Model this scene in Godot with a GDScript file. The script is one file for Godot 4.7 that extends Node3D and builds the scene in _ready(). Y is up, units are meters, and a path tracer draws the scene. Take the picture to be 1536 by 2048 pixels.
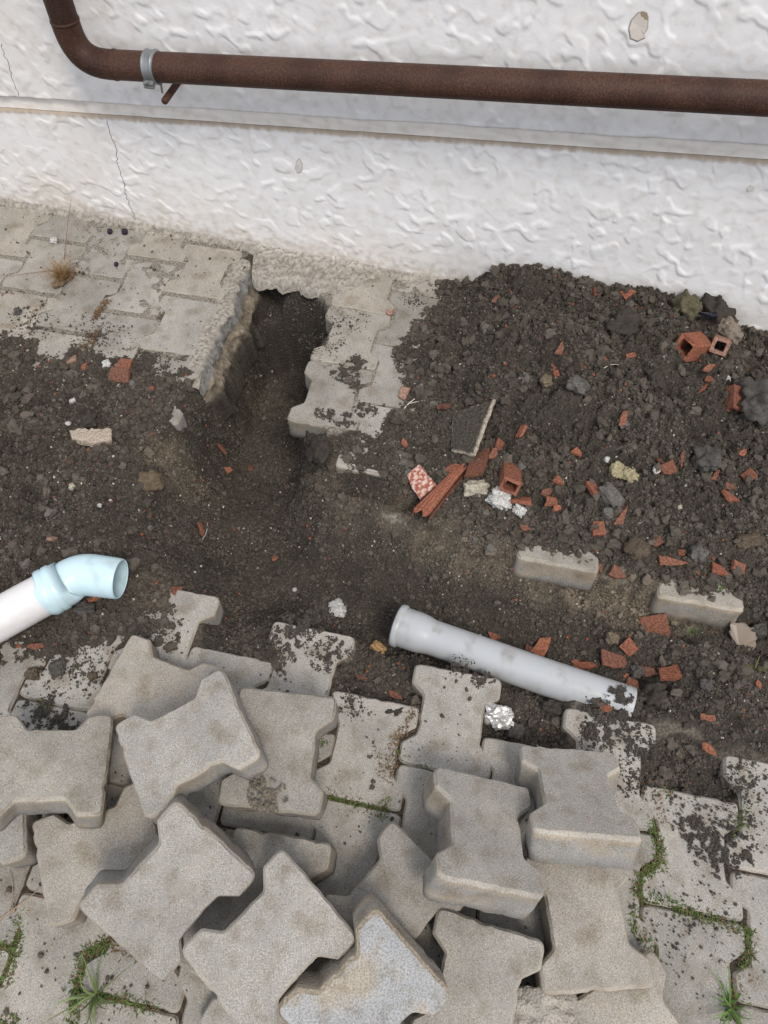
extends Node3D

# ---------------------------------------------------------------- state
var used := {}
var rng := RandomNumberGenerator.new()
var M := {}
var ICO_V := PackedVector3Array()
var ICO_I := PackedInt32Array()
var n_low := FastNoiseLite.new()
var n_mid := FastNoiseLite.new()
var n_fine := FastNoiseLite.new()
var n_cell := FastNoiseLite.new()

# the soil sheet: x from GX, z from GZ, every STEP metres
const GX := -1.95
const GZ := -1.60
const STEP := 0.005
const NX := 601
const NZ := 441
var soil_h := PackedFloat32Array()
var soil_m := PackedFloat32Array()
const WALL_Z := -1.578

# ---------------------------------------------------------------- naming helpers
func numbered(called: String) -> String:
	if not used.has(called):
		used[called] = 0
		return called
	used[called] += 1
	return "%s_%03d" % [called, used[called]]

func thing(called: String, label: String, category: String, at := Vector3.ZERO, group := "") -> Node3D:
	var o := Node3D.new()
	o.name = numbered(called)
	add_child(o, true)
	o.position = at
	tag(o, label, category, group)
	return o

func tag(o: Node, label: String, category := "", group := "", kind := "") -> void:
	if label: o.set_meta("label", label)
	if category: o.set_meta("category", category)
	if group: o.set_meta("group", group)
	if kind: o.set_meta("kind", kind)

func put(called: String, mesh: Mesh, material: Material, parent: Node = self) -> MeshInstance3D:
	var o := MeshInstance3D.new()
	o.name = numbered(called) if parent == self else called
	o.mesh = mesh
	o.material_override = material
	parent.add_child(o, true)
	return o

# ---------------------------------------------------------------- noise, textures, materials
func noise(type: int, freq: float, seed_: int, octaves := 3) -> FastNoiseLite:
	var n := FastNoiseLite.new()
	n.noise_type = type
	n.frequency = freq
	n.seed = seed_
	n.fractal_type = FastNoiseLite.FRACTAL_FBM if octaves > 1 else FastNoiseLite.FRACTAL_NONE
	n.fractal_octaves = octaves
	return n

func ramp(stops: Array) -> Gradient:
	var g := Gradient.new()
	var off := PackedFloat32Array()
	var col := PackedColorArray()
	for s in stops:
		off.append(s[0])
		col.append(s[1])
	g.offsets = off
	g.colors = col
	return g

func tex(n: FastNoiseLite, size: int, g: Gradient = null) -> NoiseTexture2D:
	var t := NoiseTexture2D.new()
	t.width = size
	t.height = size
	t.seamless = true
	t.noise = n
	if g: t.color_ramp = g
	return t

func grey(v: float) -> Color:
	return Color(v, v, v)

func mat(color: Color, rough: float, albedo: Texture2D = null, scale := 4.0, bump: Texture2D = null, depth := 0.05, offset := Vector3.ZERO, stain: Texture2D = null, stain_scale := 1.5) -> StandardMaterial3D:
	var m := StandardMaterial3D.new()
	m.albedo_color = color
	m.roughness = rough
	m.metallic_specular = 0.35
	m.vertex_color_use_as_albedo = true
	m.uv1_triplanar = true
	m.uv1_scale = Vector3.ONE * scale
	m.uv1_offset = offset
	if albedo: m.albedo_texture = albedo
	if bump:
		m.heightmap_enabled = true
		m.heightmap_texture = bump
		m.heightmap_scale = depth
	if stain:
		m.detail_enabled = true
		m.detail_blend_mode = BaseMaterial3D.BLEND_MODE_MUL
		m.detail_albedo = stain
		m.detail_uv_layer = BaseMaterial3D.DETAIL_UV_2
		m.uv2_triplanar = true
		m.uv2_scale = Vector3.ONE * stain_scale
		m.uv2_offset = offset * 1.7
	return m

func make_materials() -> void:
	var speck := tex(noise(FastNoiseLite.TYPE_VALUE_CUBIC, 0.33, 3, 2), 512, ramp([[0.0, grey(0.50)], [0.28, grey(0.78)], [0.42, grey(0.85)], [0.62, grey(0.88)], [0.74, grey(1.0)], [1.0, grey(1.0)]]))
	var stain := tex(noise(FastNoiseLite.TYPE_SIMPLEX_SMOOTH, 0.012, 8, 5), 512, ramp([[0.0, Color(0.84, 0.81, 0.77)], [0.4, Color(0.96, 0.955, 0.945)], [0.62, Color(0.98, 0.98, 0.98)], [1.0, Color(1.0, 0.98, 0.95)]]))
	var pits := tex(noise(FastNoiseLite.TYPE_VALUE_CUBIC, 0.2, 5, 3), 512)
	for i in 5:
		M["concrete_%d" % i] = mat([Color(0.975, 0.97, 0.96), Color(1.0, 1.0, 1.0), Color(0.925, 0.92, 0.915), Color(1.0, 0.985, 0.965), Color(0.95, 0.95, 0.95)][i], 0.95, speck, 4.6, pits, 0.06, Vector3(0.31, 0.17, 0.53) * (i + 1), stain, 2.6)
	M["rough_concrete"] = mat(grey(1.0), 0.95, tex(noise(FastNoiseLite.TYPE_SIMPLEX, 0.08, 21, 5), 512, ramp([[0.0, grey(0.72)], [0.4, grey(0.90)], [0.6, grey(0.97)], [1.0, grey(1.0)]])), 5.0, tex(noise(FastNoiseLite.TYPE_SIMPLEX, 0.06, 22, 5), 512), 0.3, Vector3(0.2, 0.4, 0.1), stain, 5.0)
	M["mortar"] = mat(grey(1.0), 0.95, tex(noise(FastNoiseLite.TYPE_SIMPLEX, 0.04, 31, 5), 512, ramp([[0.0, grey(0.55)], [0.45, grey(0.86)], [1.0, grey(1.0)]])), 3.0, tex(noise(FastNoiseLite.TYPE_SIMPLEX, 0.07, 32, 5), 512), 0.35)
	var soil_tex := tex(noise(FastNoiseLite.TYPE_SIMPLEX, 0.06, 41, 5), 512, ramp([[0.0, grey(0.5)], [0.5, grey(0.82)], [1.0, grey(1.0)]]))
	M["soil"] = mat(grey(1.0), 0.97, soil_tex, 4.0, tex(noise(FastNoiseLite.TYPE_CELLULAR, 0.06, 42, 2), 512), 0.35)
	M["crumb"] = mat(grey(1.0), 0.95)
	M["stone"] = mat(grey(1.0), 0.9, tex(noise(FastNoiseLite.TYPE_SIMPLEX, 0.05, 45, 4), 256, ramp([[0.0, grey(0.5)], [0.45, grey(0.88)], [1.0, grey(1.0)]])), 14.0, tex(noise(FastNoiseLite.TYPE_SIMPLEX, 0.09, 46, 4), 256), 0.12)
	M["terracotta"] = mat(grey(1.0), 0.88, tex(noise(FastNoiseLite.TYPE_SIMPLEX, 0.03, 51, 5), 512, ramp([[0.0, Color(0.62, 0.64, 0.64)], [0.35, Color(0.80, 0.81, 0.80)], [0.6, Color(0.93, 0.93, 0.92)], [1.0, Color(1, 1, 1)]])), 7.0, tex(noise(FastNoiseLite.TYPE_SIMPLEX, 0.1, 52, 4), 512), 0.1)
	M["mortared"] = mat(grey(1.0), 0.9, tex(noise(FastNoiseLite.TYPE_SIMPLEX, 0.035, 53, 4), 256, ramp([[0.0, Color(0.62, 0.34, 0.27)], [0.38, Color(0.68, 0.42, 0.35)], [0.6, Color(0.84, 0.74, 0.70)], [1.0, Color(0.95, 0.92, 0.89)]])), 9.0)
	M["plaster"] = mat(grey(1.0), 0.72, tex(noise(FastNoiseLite.TYPE_SIMPLEX, 0.02, 61, 5), 512, ramp([[0.0, Color(0.92, 0.90, 0.88)], [0.4, Color(0.975, 0.97, 0.965)], [1.0, Color(1, 1, 1)]])), 2.0, tex(noise(FastNoiseLite.TYPE_SIMPLEX, 0.12, 62, 3), 512), 0.012)
	M["plaster"].metallic_specular = 0.2
	M["rust"] = mat(grey(1.0), 0.56, tex(noise(FastNoiseLite.TYPE_SIMPLEX, 0.06, 71, 6), 512, ramp([[0.0, Color(0.19, 0.135, 0.115)], [0.35, Color(0.25, 0.175, 0.145)], [0.55, Color(0.285, 0.198, 0.16)], [0.75, Color(0.325, 0.228, 0.18)], [1.0, Color(0.46, 0.34, 0.27)]])), 5.0, tex(noise(FastNoiseLite.TYPE_SIMPLEX, 0.18, 72, 3), 512), 0.06, Vector3.ZERO, tex(noise(FastNoiseLite.TYPE_SIMPLEX, 0.01, 73, 4), 256, ramp([[0.0, Color(0.72, 0.68, 0.68)], [0.4, Color(0.88, 0.86, 0.86)], [0.55, Color(1, 0.98, 0.96)], [1.0, Color(1, 1, 1)]])), 2.0)
	M["zinc"] = mat(grey(1.0), 0.45)
	M["zinc"].metallic = 0.7
	M["dull_zinc"] = mat(Color(0.5, 0.5, 0.5), 0.55)
	M["dull_zinc"].metallic = 0.5
	M["pvc"] = mat(grey(1.0), 0.33, tex(noise(FastNoiseLite.TYPE_SIMPLEX, 0.015, 81, 5), 256, ramp([[0.0, Color(0.82, 0.79, 0.75)], [0.28, Color(0.96, 0.95, 0.94)], [0.4, Color(0.99, 0.985, 0.98)], [1.0, Color(1, 1, 1)]])), 3.0)
	M["pvc"].metallic_specular = 0.5
	M["foil"] = mat(Color(0.8, 0.79, 0.78), 0.4)
	M["foil"].metallic = 0.6
	M["glass"] = mat(Color(0.10, 0.11, 0.15), 0.25)
	M["film"] = mat(Color(0.62, 0.58, 0.54), 0.35)
	M["leaf"] = mat(grey(1.0), 0.7)
	M["leaf"].backlight_enabled = true
	M["leaf"].backlight = Color(0.12, 0.14, 0.04)
	M["crack"] = mat(Color(0.36, 0.34, 0.33), 0.95)

# ---------------------------------------------------------------- mesh helpers
func ico() -> void:
	var t := (1.0 + sqrt(5.0)) / 2.0
	var v := [Vector3(-1, t, 0), Vector3(1, t, 0), Vector3(-1, -t, 0), Vector3(1, -t, 0), Vector3(0, -1, t), Vector3(0, 1, t), Vector3(0, -1, -t), Vector3(0, 1, -t), Vector3(t, 0, -1), Vector3(t, 0, 1), Vector3(-t, 0, -1), Vector3(-t, 0, 1)]
	var f := [[0, 11, 5], [0, 5, 1], [0, 1, 7], [0, 7, 10], [0, 10, 11], [1, 5, 9], [5, 11, 4], [11, 10, 2], [10, 7, 6], [7, 1, 8], [3, 9, 4], [3, 4, 2], [3, 2, 6], [3, 6, 8], [3, 8, 9], [4, 9, 5], [2, 4, 11], [6, 2, 10], [8, 6, 7], [9, 8, 1]]
	for p in v: ICO_V.append(p.normalized())
	for t3 in f:
		for k in 3: ICO_I.append(t3[2 - k])

func subdivided(times: int) -> Array:
	var v := ICO_V.duplicate()
	var idx := ICO_I.duplicate()
	for k in times:
		var mids := {}
		var out := PackedInt32Array()
		for t in range(0, idx.size(), 3):
			var m := [0, 0, 0]
			for e in 3:
				var a := idx[t + e]
				var b := idx[t + (e + 1) % 3]
				var key := mini(a, b) * 100000 + maxi(a, b)
				if not mids.has(key):
					mids[key] = v.size()
					v.append((v[a] + v[b]).normalized())
				m[e] = mids[key]
			out.append_array([idx[t], m[0], m[2], idx[t + 1], m[1], m[0], idx[t + 2], m[2], m[1], m[0], m[1], m[2]])
		idx = out
	return [v, idx]

func lump_mesh(radii: Vector3, seed_: int, detail: int, rough: float, color: Color, flat := false, freq := 1.1, vary := 0.12) -> ArrayMesh:
	var s := subdivided(detail)
	var n := noise(FastNoiseLite.TYPE_SIMPLEX, freq, seed_, 3)
	var cn := noise(FastNoiseLite.TYPE_SIMPLEX, 2.2, seed_ + 7, 2)
	var st := SurfaceTool.new()
	st.begin(Mesh.PRIMITIVE_TRIANGLES)
	st.set_smooth_group(4294967295 if flat else 0)
	for p in s[0]:
		var k := 1.0 + rough * n.get_noise_3dv(p)
		# stones are not balls: press the sphere towards a box
		var q: Vector3 = p / pow(pow(absf(p.x), 3.2) + pow(absf(p.y), 3.2) + pow(absf(p.z), 3.2), 1.0 / 3.2)
		st.set_color(color * (1.0 + vary * 2.0 * cn.get_noise_3dv(p * 1.3)))
		st.add_vertex(q * k * radii)
	for i in s[1]: st.add_index(i)
	if flat:
		st.deindex()
	st.generate_normals()
	return st.commit()

# a prism of an outline in x and z, its top edge rounded off; base at y = 0
func prism_mesh(pts: PackedVector2Array, thick: float, bevel: float, top: Color, side: Color, seed_: int, wobble := 0.0015, curve := 0.0) -> ArrayMesh:
	var n := noise(FastNoiseLite.TYPE_SIMPLEX, 60.0, seed_, 2)
	if Geometry2D.is_polygon_clockwise(pts):
		pts.reverse()
	var fine := PackedVector2Array()
	for i in pts.size():
		var a := pts[i]
		var b := pts[(i + 1) % pts.size()]
		var parts := maxi(1, int(a.distance_to(b) / 0.007))
		for k in parts:
			var p := a.lerp(b, float(k) / parts)
			fine.append(p + Vector2(n.get_noise_2d(p.x, p.y), n.get_noise_2d(p.y + 9.0, p.x)) * wobble)
	var c := Vector2.ZERO
	for p in fine: c += p
	c /= fine.size()
	var st := SurfaceTool.new()
	st.begin(Mesh.PRIMITIVE_TRIANGLES)
	st.set_smooth_group(4294967295)
	var rings := [[0.0, 0.0, side], [thick - bevel, 0.0, side], [thick, bevel, top], [thick, bevel * 5.0, top]]
	var m := fine.size()
	var at := func(r: int, i: int) -> Vector3:
		var p: Vector2 = fine[i % m]
		var d := (c - p)
		p += d.normalized() * minf(rings[r][1], d.length() * 0.6)
		var y: float = rings[r][0] + n.get_noise_3d(p.x * 1.5, p.y * 1.5, r * 0.01) * wobble * 0.8
		return Vector3(p.x, y - curve * p.y * p.y, p.y)
	for r in 3:
		for i in m:
			for q in [[r, i], [r + 1, i], [r + 1, i + 1], [r, i], [r + 1, i + 1], [r, i + 1]]:
				st.set_color(rings[q[0]][2])
				st.add_vertex(at.call(q[0], q[1]))
	for i in m:
		for q in [at.call(3, i), Vector3(c.x, thick - curve * c.y * c.y + 0.0004, c.y), at.call(3, i + 1)]:
			st.set_color(top)
			st.add_vertex(q)
		for q in [at.call(0, i), at.call(0, i + 1), Vector3(c.x, -curve * c.y * c.y, c.y)]:
			st.set_color(side)
			st.add_vertex(q)
	st.generate_normals()
	return st.commit()

# sweeps a circle along points; radii per point; used for outer and (reversed) inner skins
func sweep(st: SurfaceTool, path: PackedVector3Array, radii: PackedFloat32Array, seg: int, color: Color, inward := false) -> void:
	var first := st.get_meta("count") as int if st.has_meta("count") else 0
	var up := Vector3(0.31, 0.9, 0.17).normalized()
	var count := path.size()
	for i in count:
		var d := (path[mini(i + 1, count - 1)] - path[maxi(i - 1, 0)]).normalized()
		if d.length() < 0.5: d = Vector3.RIGHT
		var a := up.cross(d).normalized()
		var b := d.cross(a)
		up = b
		for k in seg:
			var t := TAU * k / seg
			var p := path[i] + (a * cos(t) + b * sin(t)) * radii[i]
			st.set_color(color)
			st.add_vertex(p)
	for i in count - 1:
		for k in seg:
			var p0 := first + i * seg + k
			var p1 := first + i * seg + (k + 1) % seg
			var q0 := p0 + seg
			var q1 := p1 + seg
			for v in ([p0, q0, p1, p1, q0, q1] if inward else [p0, p1, q0, p1, q1, q0]): st.add_index(v)
	st.set_meta("count", first + count * seg)

func begin() -> SurfaceTool:
	var st := SurfaceTool.new()
	st.begin(Mesh.PRIMITIVE_TRIANGLES)
	st.set_smooth_group(0)
	st.set_meta("count", 0)
	return st

func done(st: SurfaceTool) -> ArrayMesh:
	st.generate_normals()
	return st.commit()

# an open pipe with wall thickness along a path
func pipe_mesh(path: PackedVector3Array, radii: PackedFloat32Array, wall: float, color: Color, seg := 36) -> ArrayMesh:
	var st := begin()
	var p := PackedVector3Array()
	var r := PackedFloat32Array()
	var n := path.size()
	# out along the outside, round the lip, back along the inside
	for i in n:
		p.append(path[i]); r.append(radii[i])
	sweep(st, p, r, seg, color)
	var ri := PackedFloat32Array()
	for i in n: ri.append(radii[i] - wall)
	sweep(st, p, ri, seg, color * 0.92, true)
	for e in [0, n - 1]:
		var d := (path[1] - path[0]).normalized() if e == 0 else (path[n - 2] - path[n - 1]).normalized()
		var rp := PackedVector3Array([path[e] + d * 0.0002, path[e] - d * 0.0012, path[e] - d * 0.0012, path[e] + d * 0.0002])
		var rr := PackedFloat32Array([radii[e] - 0.00005, radii[e] - 0.0008, radii[e] - wall + 0.0006, radii[e] - wall])
		var dir := PackedVector3Array()
		lip(st, rp, rr, -d, seg, color)
	return done(st)

func lip(st: SurfaceTool, path: PackedVector3Array, radii: PackedFloat32Array, axis: Vector3, seg: int, color: Color) -> void:
	var first: int = st.get_meta("count")
	var a := Vector3(0.31, 0.9, 0.17).cross(axis).normalized()
	var b := axis.cross(a)
	for i in path.size():
		for k in seg:
			var t := TAU * k / seg
			st.set_color(color)
			st.add_vertex(path[i] + (a * cos(t) + b * sin(t)) * radii[i])
	for i in path.size() - 1:
		for k in seg:
			var p0 := first + i * seg + k
			var p1 := first + i * seg + (k + 1) % seg
			for v in [p0, p1, p0 + seg, p1, p1 + seg, p0 + seg]: st.add_index(v)
	st.set_meta("count", first + path.size() * seg)

func bezier(pts: Array, steps: int) -> PackedVector3Array:
	var out := PackedVector3Array()
	for i in steps + 1:
		var t := float(i) / steps
		var q := pts.duplicate()
		while q.size() > 1:
			var r := []
			for k in q.size() - 1: r.append(q[k].lerp(q[k + 1], t))
			q = r
		out.append(q[0])
	return out

func filled(n: int, v: float) -> PackedFloat32Array:
	var a := PackedFloat32Array()
	a.resize(n)
	a.fill(v)
	return a

# ---------------------------------------------------------------- terrain
var control: Array[Vector3] = [Vector3(-1.289, 0.0100, -1.053), Vector3(-1.102, 0.0100, -1.042), Vector3(-0.942, 0.0080, -1.032), Vector3(-0.847, 0.0020, -1.071), Vector3(-1.379, -0.0090, -1.196), Vector3(-1.241, -0.0090, -1.213), Vector3(-1.017, -0.0090, -1.198), Vector3(-0.881, -0.0070, -1.178), Vector3(-1.215, -0.0090, -1.462), Vector3(-1.440, -0.0090, -1.446), Vector3(-0.950, -0.0090, -1.408), Vector3(-1.161, -0.0040, -1.119), Vector3(-1.312, -0.0080, -1.156), Vector3(-1.182, 0.0300, -0.880), Vector3(-1.062, 0.0360, -0.907), Vector3(-0.951, 0.0300, -0.941), Vector3(-0.839, 0.0160, -0.999), Vector3(-1.097, 0.0450, -0.741), Vector3(-0.929, 0.0500, -0.781), Vector3(-0.840, 0.0280, -0.865), Vector3(-1.026, 0.0500, -0.619), Vector3(-0.868, 0.0500, -0.660), Vector3(-0.770, 0.0280, -0.714), Vector3(-0.964, 0.0500, -0.508), Vector3(-0.823, 0.0500, -0.570), Vector3(-0.696, 0.0300, -0.578), Vector3(-0.611, 0.0220, -0.532), Vector3(-0.699, 0.0180, -0.453), Vector3(-0.790, 0.0100, -0.385), Vector3(-0.870, 0.0040, -0.303), Vector3(-0.640, 0.0080, -0.439), Vector3(-0.556, 0.0060, -0.525), Vector3(-0.808, -0.0080, -0.239), Vector3(-0.736, -0.0060, -0.289), Vector3(-0.682, -0.0040, -0.355), Vector3(-0.697, -0.0080, -0.170), Vector3(-0.641, -0.0020, -0.387), Vector3(-0.565, -0.0020, -0.463), Vector3(-0.479, -0.0300, -0.509), Vector3(-0.444, -0.0250, -0.448), Vector3(-0.457, -0.0080, -0.406), Vector3(-0.403, -0.0200, -0.457), Vector3(-0.318, -0.0040, -0.529), Vector3(-0.260, -0.0090, -0.480), Vector3(-0.323, 0.0010, -0.448), Vector3(-0.223, -0.0120, -0.529), Vector3(-0.139, -0.0450, -0.492), Vector3(-0.108, -0.0400, -0.455), Vector3(-0.180, -0.0400, -0.490), Vector3(0.006, -0.0090, -0.486), Vector3(-0.014, -0.0090, -0.399), Vector3(-0.126, -0.0090, -0.370), Vector3(0.187, -0.0350, -0.501), Vector3(0.144, -0.0350, -0.459), Vector3(0.212, -0.0250, -0.454), Vector3(0.316, 0.0040, -0.493), Vector3(0.282, 0.0050, -0.459), Vector3(0.384, -0.0040, -0.494), Vector3(0.360, -0.0040, -0.449), Vector3(0.450, -0.0300, -0.479), Vector3(0.498, -0.0300, -0.453), Vector3(0.534, -0.0250, -0.443), Vector3(0.424, -0.0250, -0.432), Vector3(0.478, -0.0090, -0.344), Vector3(0.520, 0.0000, -0.311), Vector3(0.562, 0.0010, -0.331), Vector3(0.581, -0.0060, -0.415), Vector3(0.459, -0.0090, -0.231), Vector3(0.567, -0.0060, -0.243), Vector3(0.579, -0.0040, -0.469), Vector3(0.327, -0.0090, -0.261), Vector3(-0.125, -0.0090, -0.229), Vector3(-0.424, -0.0090, -0.242), Vector3(-0.615, -0.0090, -0.012), Vector3(-0.543, -0.0090, 0.127), Vector3(-0.301, -0.0090, 0.063), Vector3(0.022, -0.0090, -0.022), Vector3(0.348, -0.0090, -0.072), Vector3(0.586, -0.0070, -0.135), Vector3(-0.480, -0.0110, -1.361), Vector3(-0.455, -0.0100, -1.106), Vector3(-0.379, -0.0080, -1.294), Vector3(-0.403, -0.0020, -1.192), Vector3(-0.479, -0.0100, -1.269), Vector3(-0.350, -0.0110, -1.490), Vector3(-0.438, -0.0110, -1.506), Vector3(-0.348, -0.0110, -1.377), Vector3(-0.284, -0.0060, -1.502), Vector3(-0.267, 0.0060, -1.400), Vector3(-0.281, 0.0080, -1.322), Vector3(-0.270, 0.0060, -1.224), Vector3(-0.323, -0.0090, -1.206), Vector3(-0.300, -0.0040, -1.142), Vector3(-0.317, -0.0060, -1.068), Vector3(-0.382, -0.0080, -1.076), Vector3(-0.247, 0.0100, -1.082), Vector3(-0.311, 0.0060, -1.000), Vector3(-0.247, 0.0120, -0.990), Vector3(-0.366, -0.0100, -1.317), Vector3(-0.014, 0.1180, -1.539), Vector3(-0.096, 0.0900, -1.521), Vector3(-0.181, 0.0300, -1.518), Vector3(0.092, 0.1100, -1.512), Vector3(0.182, 0.0980, -1.512), Vector3(0.278, 0.1000, -1.536), Vector3(0.385, 0.1050, -1.558), Vector3(0.470, 0.0700, -1.574), Vector3(0.560, 0.0300, -1.541), Vector3(0.590, 0.0350, -1.475), Vector3(-0.132, 0.0700, -1.388), Vector3(-0.011, 0.1350, -1.353), Vector3(0.108, 0.1350, -1.351), Vector3(0.287, 0.1100, -1.390), Vector3(0.434, 0.0850, -1.420), Vector3(-0.174, 0.0450, -1.297), Vector3(-0.042, 0.1000, -1.215), Vector3(0.096, 0.1200, -1.203), Vector3(0.245, 0.1050, -1.225), Vector3(0.419, 0.0800, -1.277), Vector3(0.547, 0.0700, -1.304), Vector3(-0.185, 0.0250, -1.180), Vector3(-0.075, 0.0400, -1.118), Vector3(0.080, 0.0600, -1.084), Vector3(0.267, 0.0650, -1.115), Vector3(0.435, 0.0550, -1.139), Vector3(0.557, 0.0500, -1.146), Vector3(-0.135, 0.0180, -1.015), Vector3(-0.150, 0.0120, -0.930), Vector3(-0.035, 0.0200, -0.927), Vector3(0.107, 0.0280, -0.946), Vector3(0.290, 0.0300, -0.979), Vector3(0.452, 0.0260, -0.998), Vector3(0.580, 0.0240, -0.994), Vector3(0.038, 0.0120, -0.845), Vector3(0.179, 0.0080, -0.853), Vector3(0.336, 0.0120, -0.885), Vector3(0.466, 0.0080, -0.848), Vector3(0.587, 0.0120, -0.842), Vector3(0.315, 0.0000, -0.800), Vector3(-0.041, 0.0040, -0.855), Vector3(0.520, 0.0080, -0.757), Vector3(0.588, 0.0120, -0.707), Vector3(0.472, 0.0120, -0.676), Vector3(0.430, 0.0120, -0.581), Vector3(0.523, 0.0140, -0.585), Vector3(0.592, 0.0060, -0.556), Vector3(0.437, 0.0000, -0.526), Vector3(0.520, 0.0040, -0.513), Vector3(0.575, 0.0040, -0.518), Vector3(-0.187, 0.0000, -0.845), Vector3(-0.227, 0.0080, -0.912), Vector3(-0.455, -0.0060, -0.948), Vector3(-1.900, 0.0350, -0.950), Vector3(-1.900, 0.0350, -0.700), Vector3(-1.900, -0.0090, -1.300), Vector3(-1.900, -0.0090, -0.400), Vector3(-1.900, 0.0050, -1.100), Vector3(-1.750, 0.0350, -0.950), Vector3(-1.750, 0.0350, -0.700), Vector3(-1.750, -0.0090, -1.300), Vector3(-1.750, -0.0090, -0.400), Vector3(-1.750, 0.0050, -1.100), Vector3(0.800, 0.0300, -1.500), Vector3(0.800, 0.0600, -1.300), Vector3(0.800, 0.0450, -1.100), Vector3(0.800, 0.0200, -0.900), Vector3(0.800, 0.0080, -0.600), Vector3(0.800, -0.0060, -0.400), Vector3(0.800, -0.0090, -0.100), Vector3(1.000, 0.0300, -1.500), Vector3(1.000, 0.0600, -1.300), Vector3(1.000, 0.0450, -1.100), Vector3(1.000, 0.0200, -0.900), Vector3(1.000, 0.0080, -0.600), Vector3(1.000, -0.0060, -0.400), Vector3(1.000, -0.0090, -0.100), Vector3(-1.600, -0.0090, 0.200), Vector3(-1.600, -0.0090, 0.500), Vector3(-1.200, -0.0090, 0.200), Vector3(-1.200, -0.0090, 0.500), Vector3(-0.800, -0.0090, 0.200), Vector3(-0.800, -0.0090, 0.500), Vector3(-0.300, -0.0090, 0.200), Vector3(-0.300, -0.0090, 0.500), Vector3(0.200, -0.0090, 0.200), Vector3(0.200, -0.0090, 0.500), Vector3(0.700, -0.0090, 0.200), Vector3(0.700, -0.0090, 0.500), Vector3(1.100, -0.0090, 0.200), Vector3(1.100, -0.0090, 0.500), Vector3(-1.600, -0.0090, -0.250), Vector3(-1.300, -0.0090, -0.250), Vector3(-1.000, -0.0090, -0.250)]
var coarse := PackedFloat32Array()
const CS := 0.025
const CNX := 122
const CNZ := 90

func coarse_base() -> void:
	coarse.resize(CNX * CNZ)
	for j in CNZ:
		for i in CNX:
			var x := GX + i * CS
			var z := GZ + j * CS
			var sw := 0.0
			var s := 0.0
			for c in control:
				var dx := c.x - x
				var dz := c.z - z
				var w := 1.0 / (dx * dx + dz * dz + 0.0004)
				w *= w
				sw += w
				s += w * c.y
			coarse[j * CNX + i] = s / sw

func base_h(x: float, z: float) -> float:
	var u := clampf((x - GX) / CS, 0, CNX - 1.001)
	var v := clampf((z - GZ) / CS, 0, CNZ - 1.001)
	var i := int(u)
	var j := int(v)
	var fu := u - i
	var fv := v - j
	var k := j * CNX + i
	return lerpf(lerpf(coarse[k], coarse[k + 1], fu), lerpf(coarse[k + CNX], coarse[k + CNX + 1], fu), fv)

# trench lines: x, z, half width, depth, softness of its side
var trench := [
	[[-0.632, -1.335, 0.108, 0.29, 0.030], [-0.63, -1.20, 0.108, 0.29, 0.04], [-0.62, -1.05, 0.125, 0.27, 0.06], [-0.57, -0.82, 0.15, 0.22, 0.10], [-0.47, -0.69, 0.14, 0.18, 0.10]],
	[[-0.58, -0.80, 0.14, 0.20, 0.10], [-0.45, -0.68, 0.13, 0.18, 0.09], [-0.2, -0.655, 0.10, 0.14, 0.09], [0.05, -0.645, 0.09, 0.11, 0.085], [0.25, -0.64, 0.075, 0.085, 0.07], [0.36, -0.61, 0.065, 0.062, 0.05], [0.43, -0.60, 0.035, 0.03, 0.05]],
	[[0.0, -0.75, 0.04, 0.055, 0.02], [0.26, -0.745, 0.048, 0.068, 0.015], [0.60, -0.735, 0.045, 0.055, 0.015]],
	[[-0.41, -0.90, 0.03, 0.055, 0.02], [-0.16, -0.885, 0.03, 0.05, 0.02]],
	[[-0.745, -1.0, 0.03, 0.05, 0.02], [-0.75, -0.83, 0.035, 0.06, 0.025]],
	[[-0.725, -1.45, 0.06, 0.11, 0.02], [-0.715, -1.10, 0.055, 0.11, 0.02]]]

func carve(x: float, z: float) -> float:
	if x < -0.98 or x > 0.7 or z > -0.35: return 0.0
	var c := 0.0
	for line in trench:
		for k in line.size() - 1:
			var a: Array = line[k]
			var b: Array = line[k + 1]
			var dx: float = b[0] - a[0]
			var dz: float = b[1] - a[1]
			var u := clampf(((x - a[0]) * dx + (z - a[1]) * dz) / (dx * dx + dz * dz), 0, 1)
			var d := Vector2(x - a[0] - u * dx, z - a[1] - u * dz).length()
			var hw := lerpf(a[2], b[2], u)
			var ed := lerpf(a[4], b[4], u)
			c = maxf(c, lerpf(a[3], b[3], u) * (1.0 - smoothstep(hw - ed, hw + ed, d)))
	return c

# where the soil is sandy: x, z, radius, strength
var sand := [
	[-0.791, -1.397, 0.030, 0.50], [-0.781, -1.218, 0.030, 0.50], [-0.756, -0.882, 0.050, 0.45], [-0.728, -0.859, 0.060, 0.35], [-0.780, -0.845, 0.030, 0.50], [-0.605, -1.270, 0.050, 0.20], [-0.688, -1.245, 0.060, 0.15], [-0.387, -0.914, 0.050, 0.18], [-0.300, -0.835, 0.050, 0.20], [-0.195, -0.833, 0.050, 0.35], [-0.106, -0.796, 0.050, 0.50], [-0.024, -0.782, 0.050, 0.45], [-0.173, -0.890, 0.050, 0.30], [-0.068, -0.823, 0.050, 0.30], [0.055, -0.785, 0.050, 0.45], [0.148, -0.776, 0.050, 0.65], [0.237, -0.779, 0.050, 0.80], [0.303, -0.780, 0.050, 0.80], [0.378, -0.767, 0.050, 0.75], [0.449, -0.764, 0.040, 0.75], [0.515, -0.780, 0.030, 0.60], [0.339, -0.734, 0.040, 0.45], [0.012, -0.980, 0.100, 0.08], [-0.638, -0.515, 0.050, 0.20]
]

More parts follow.
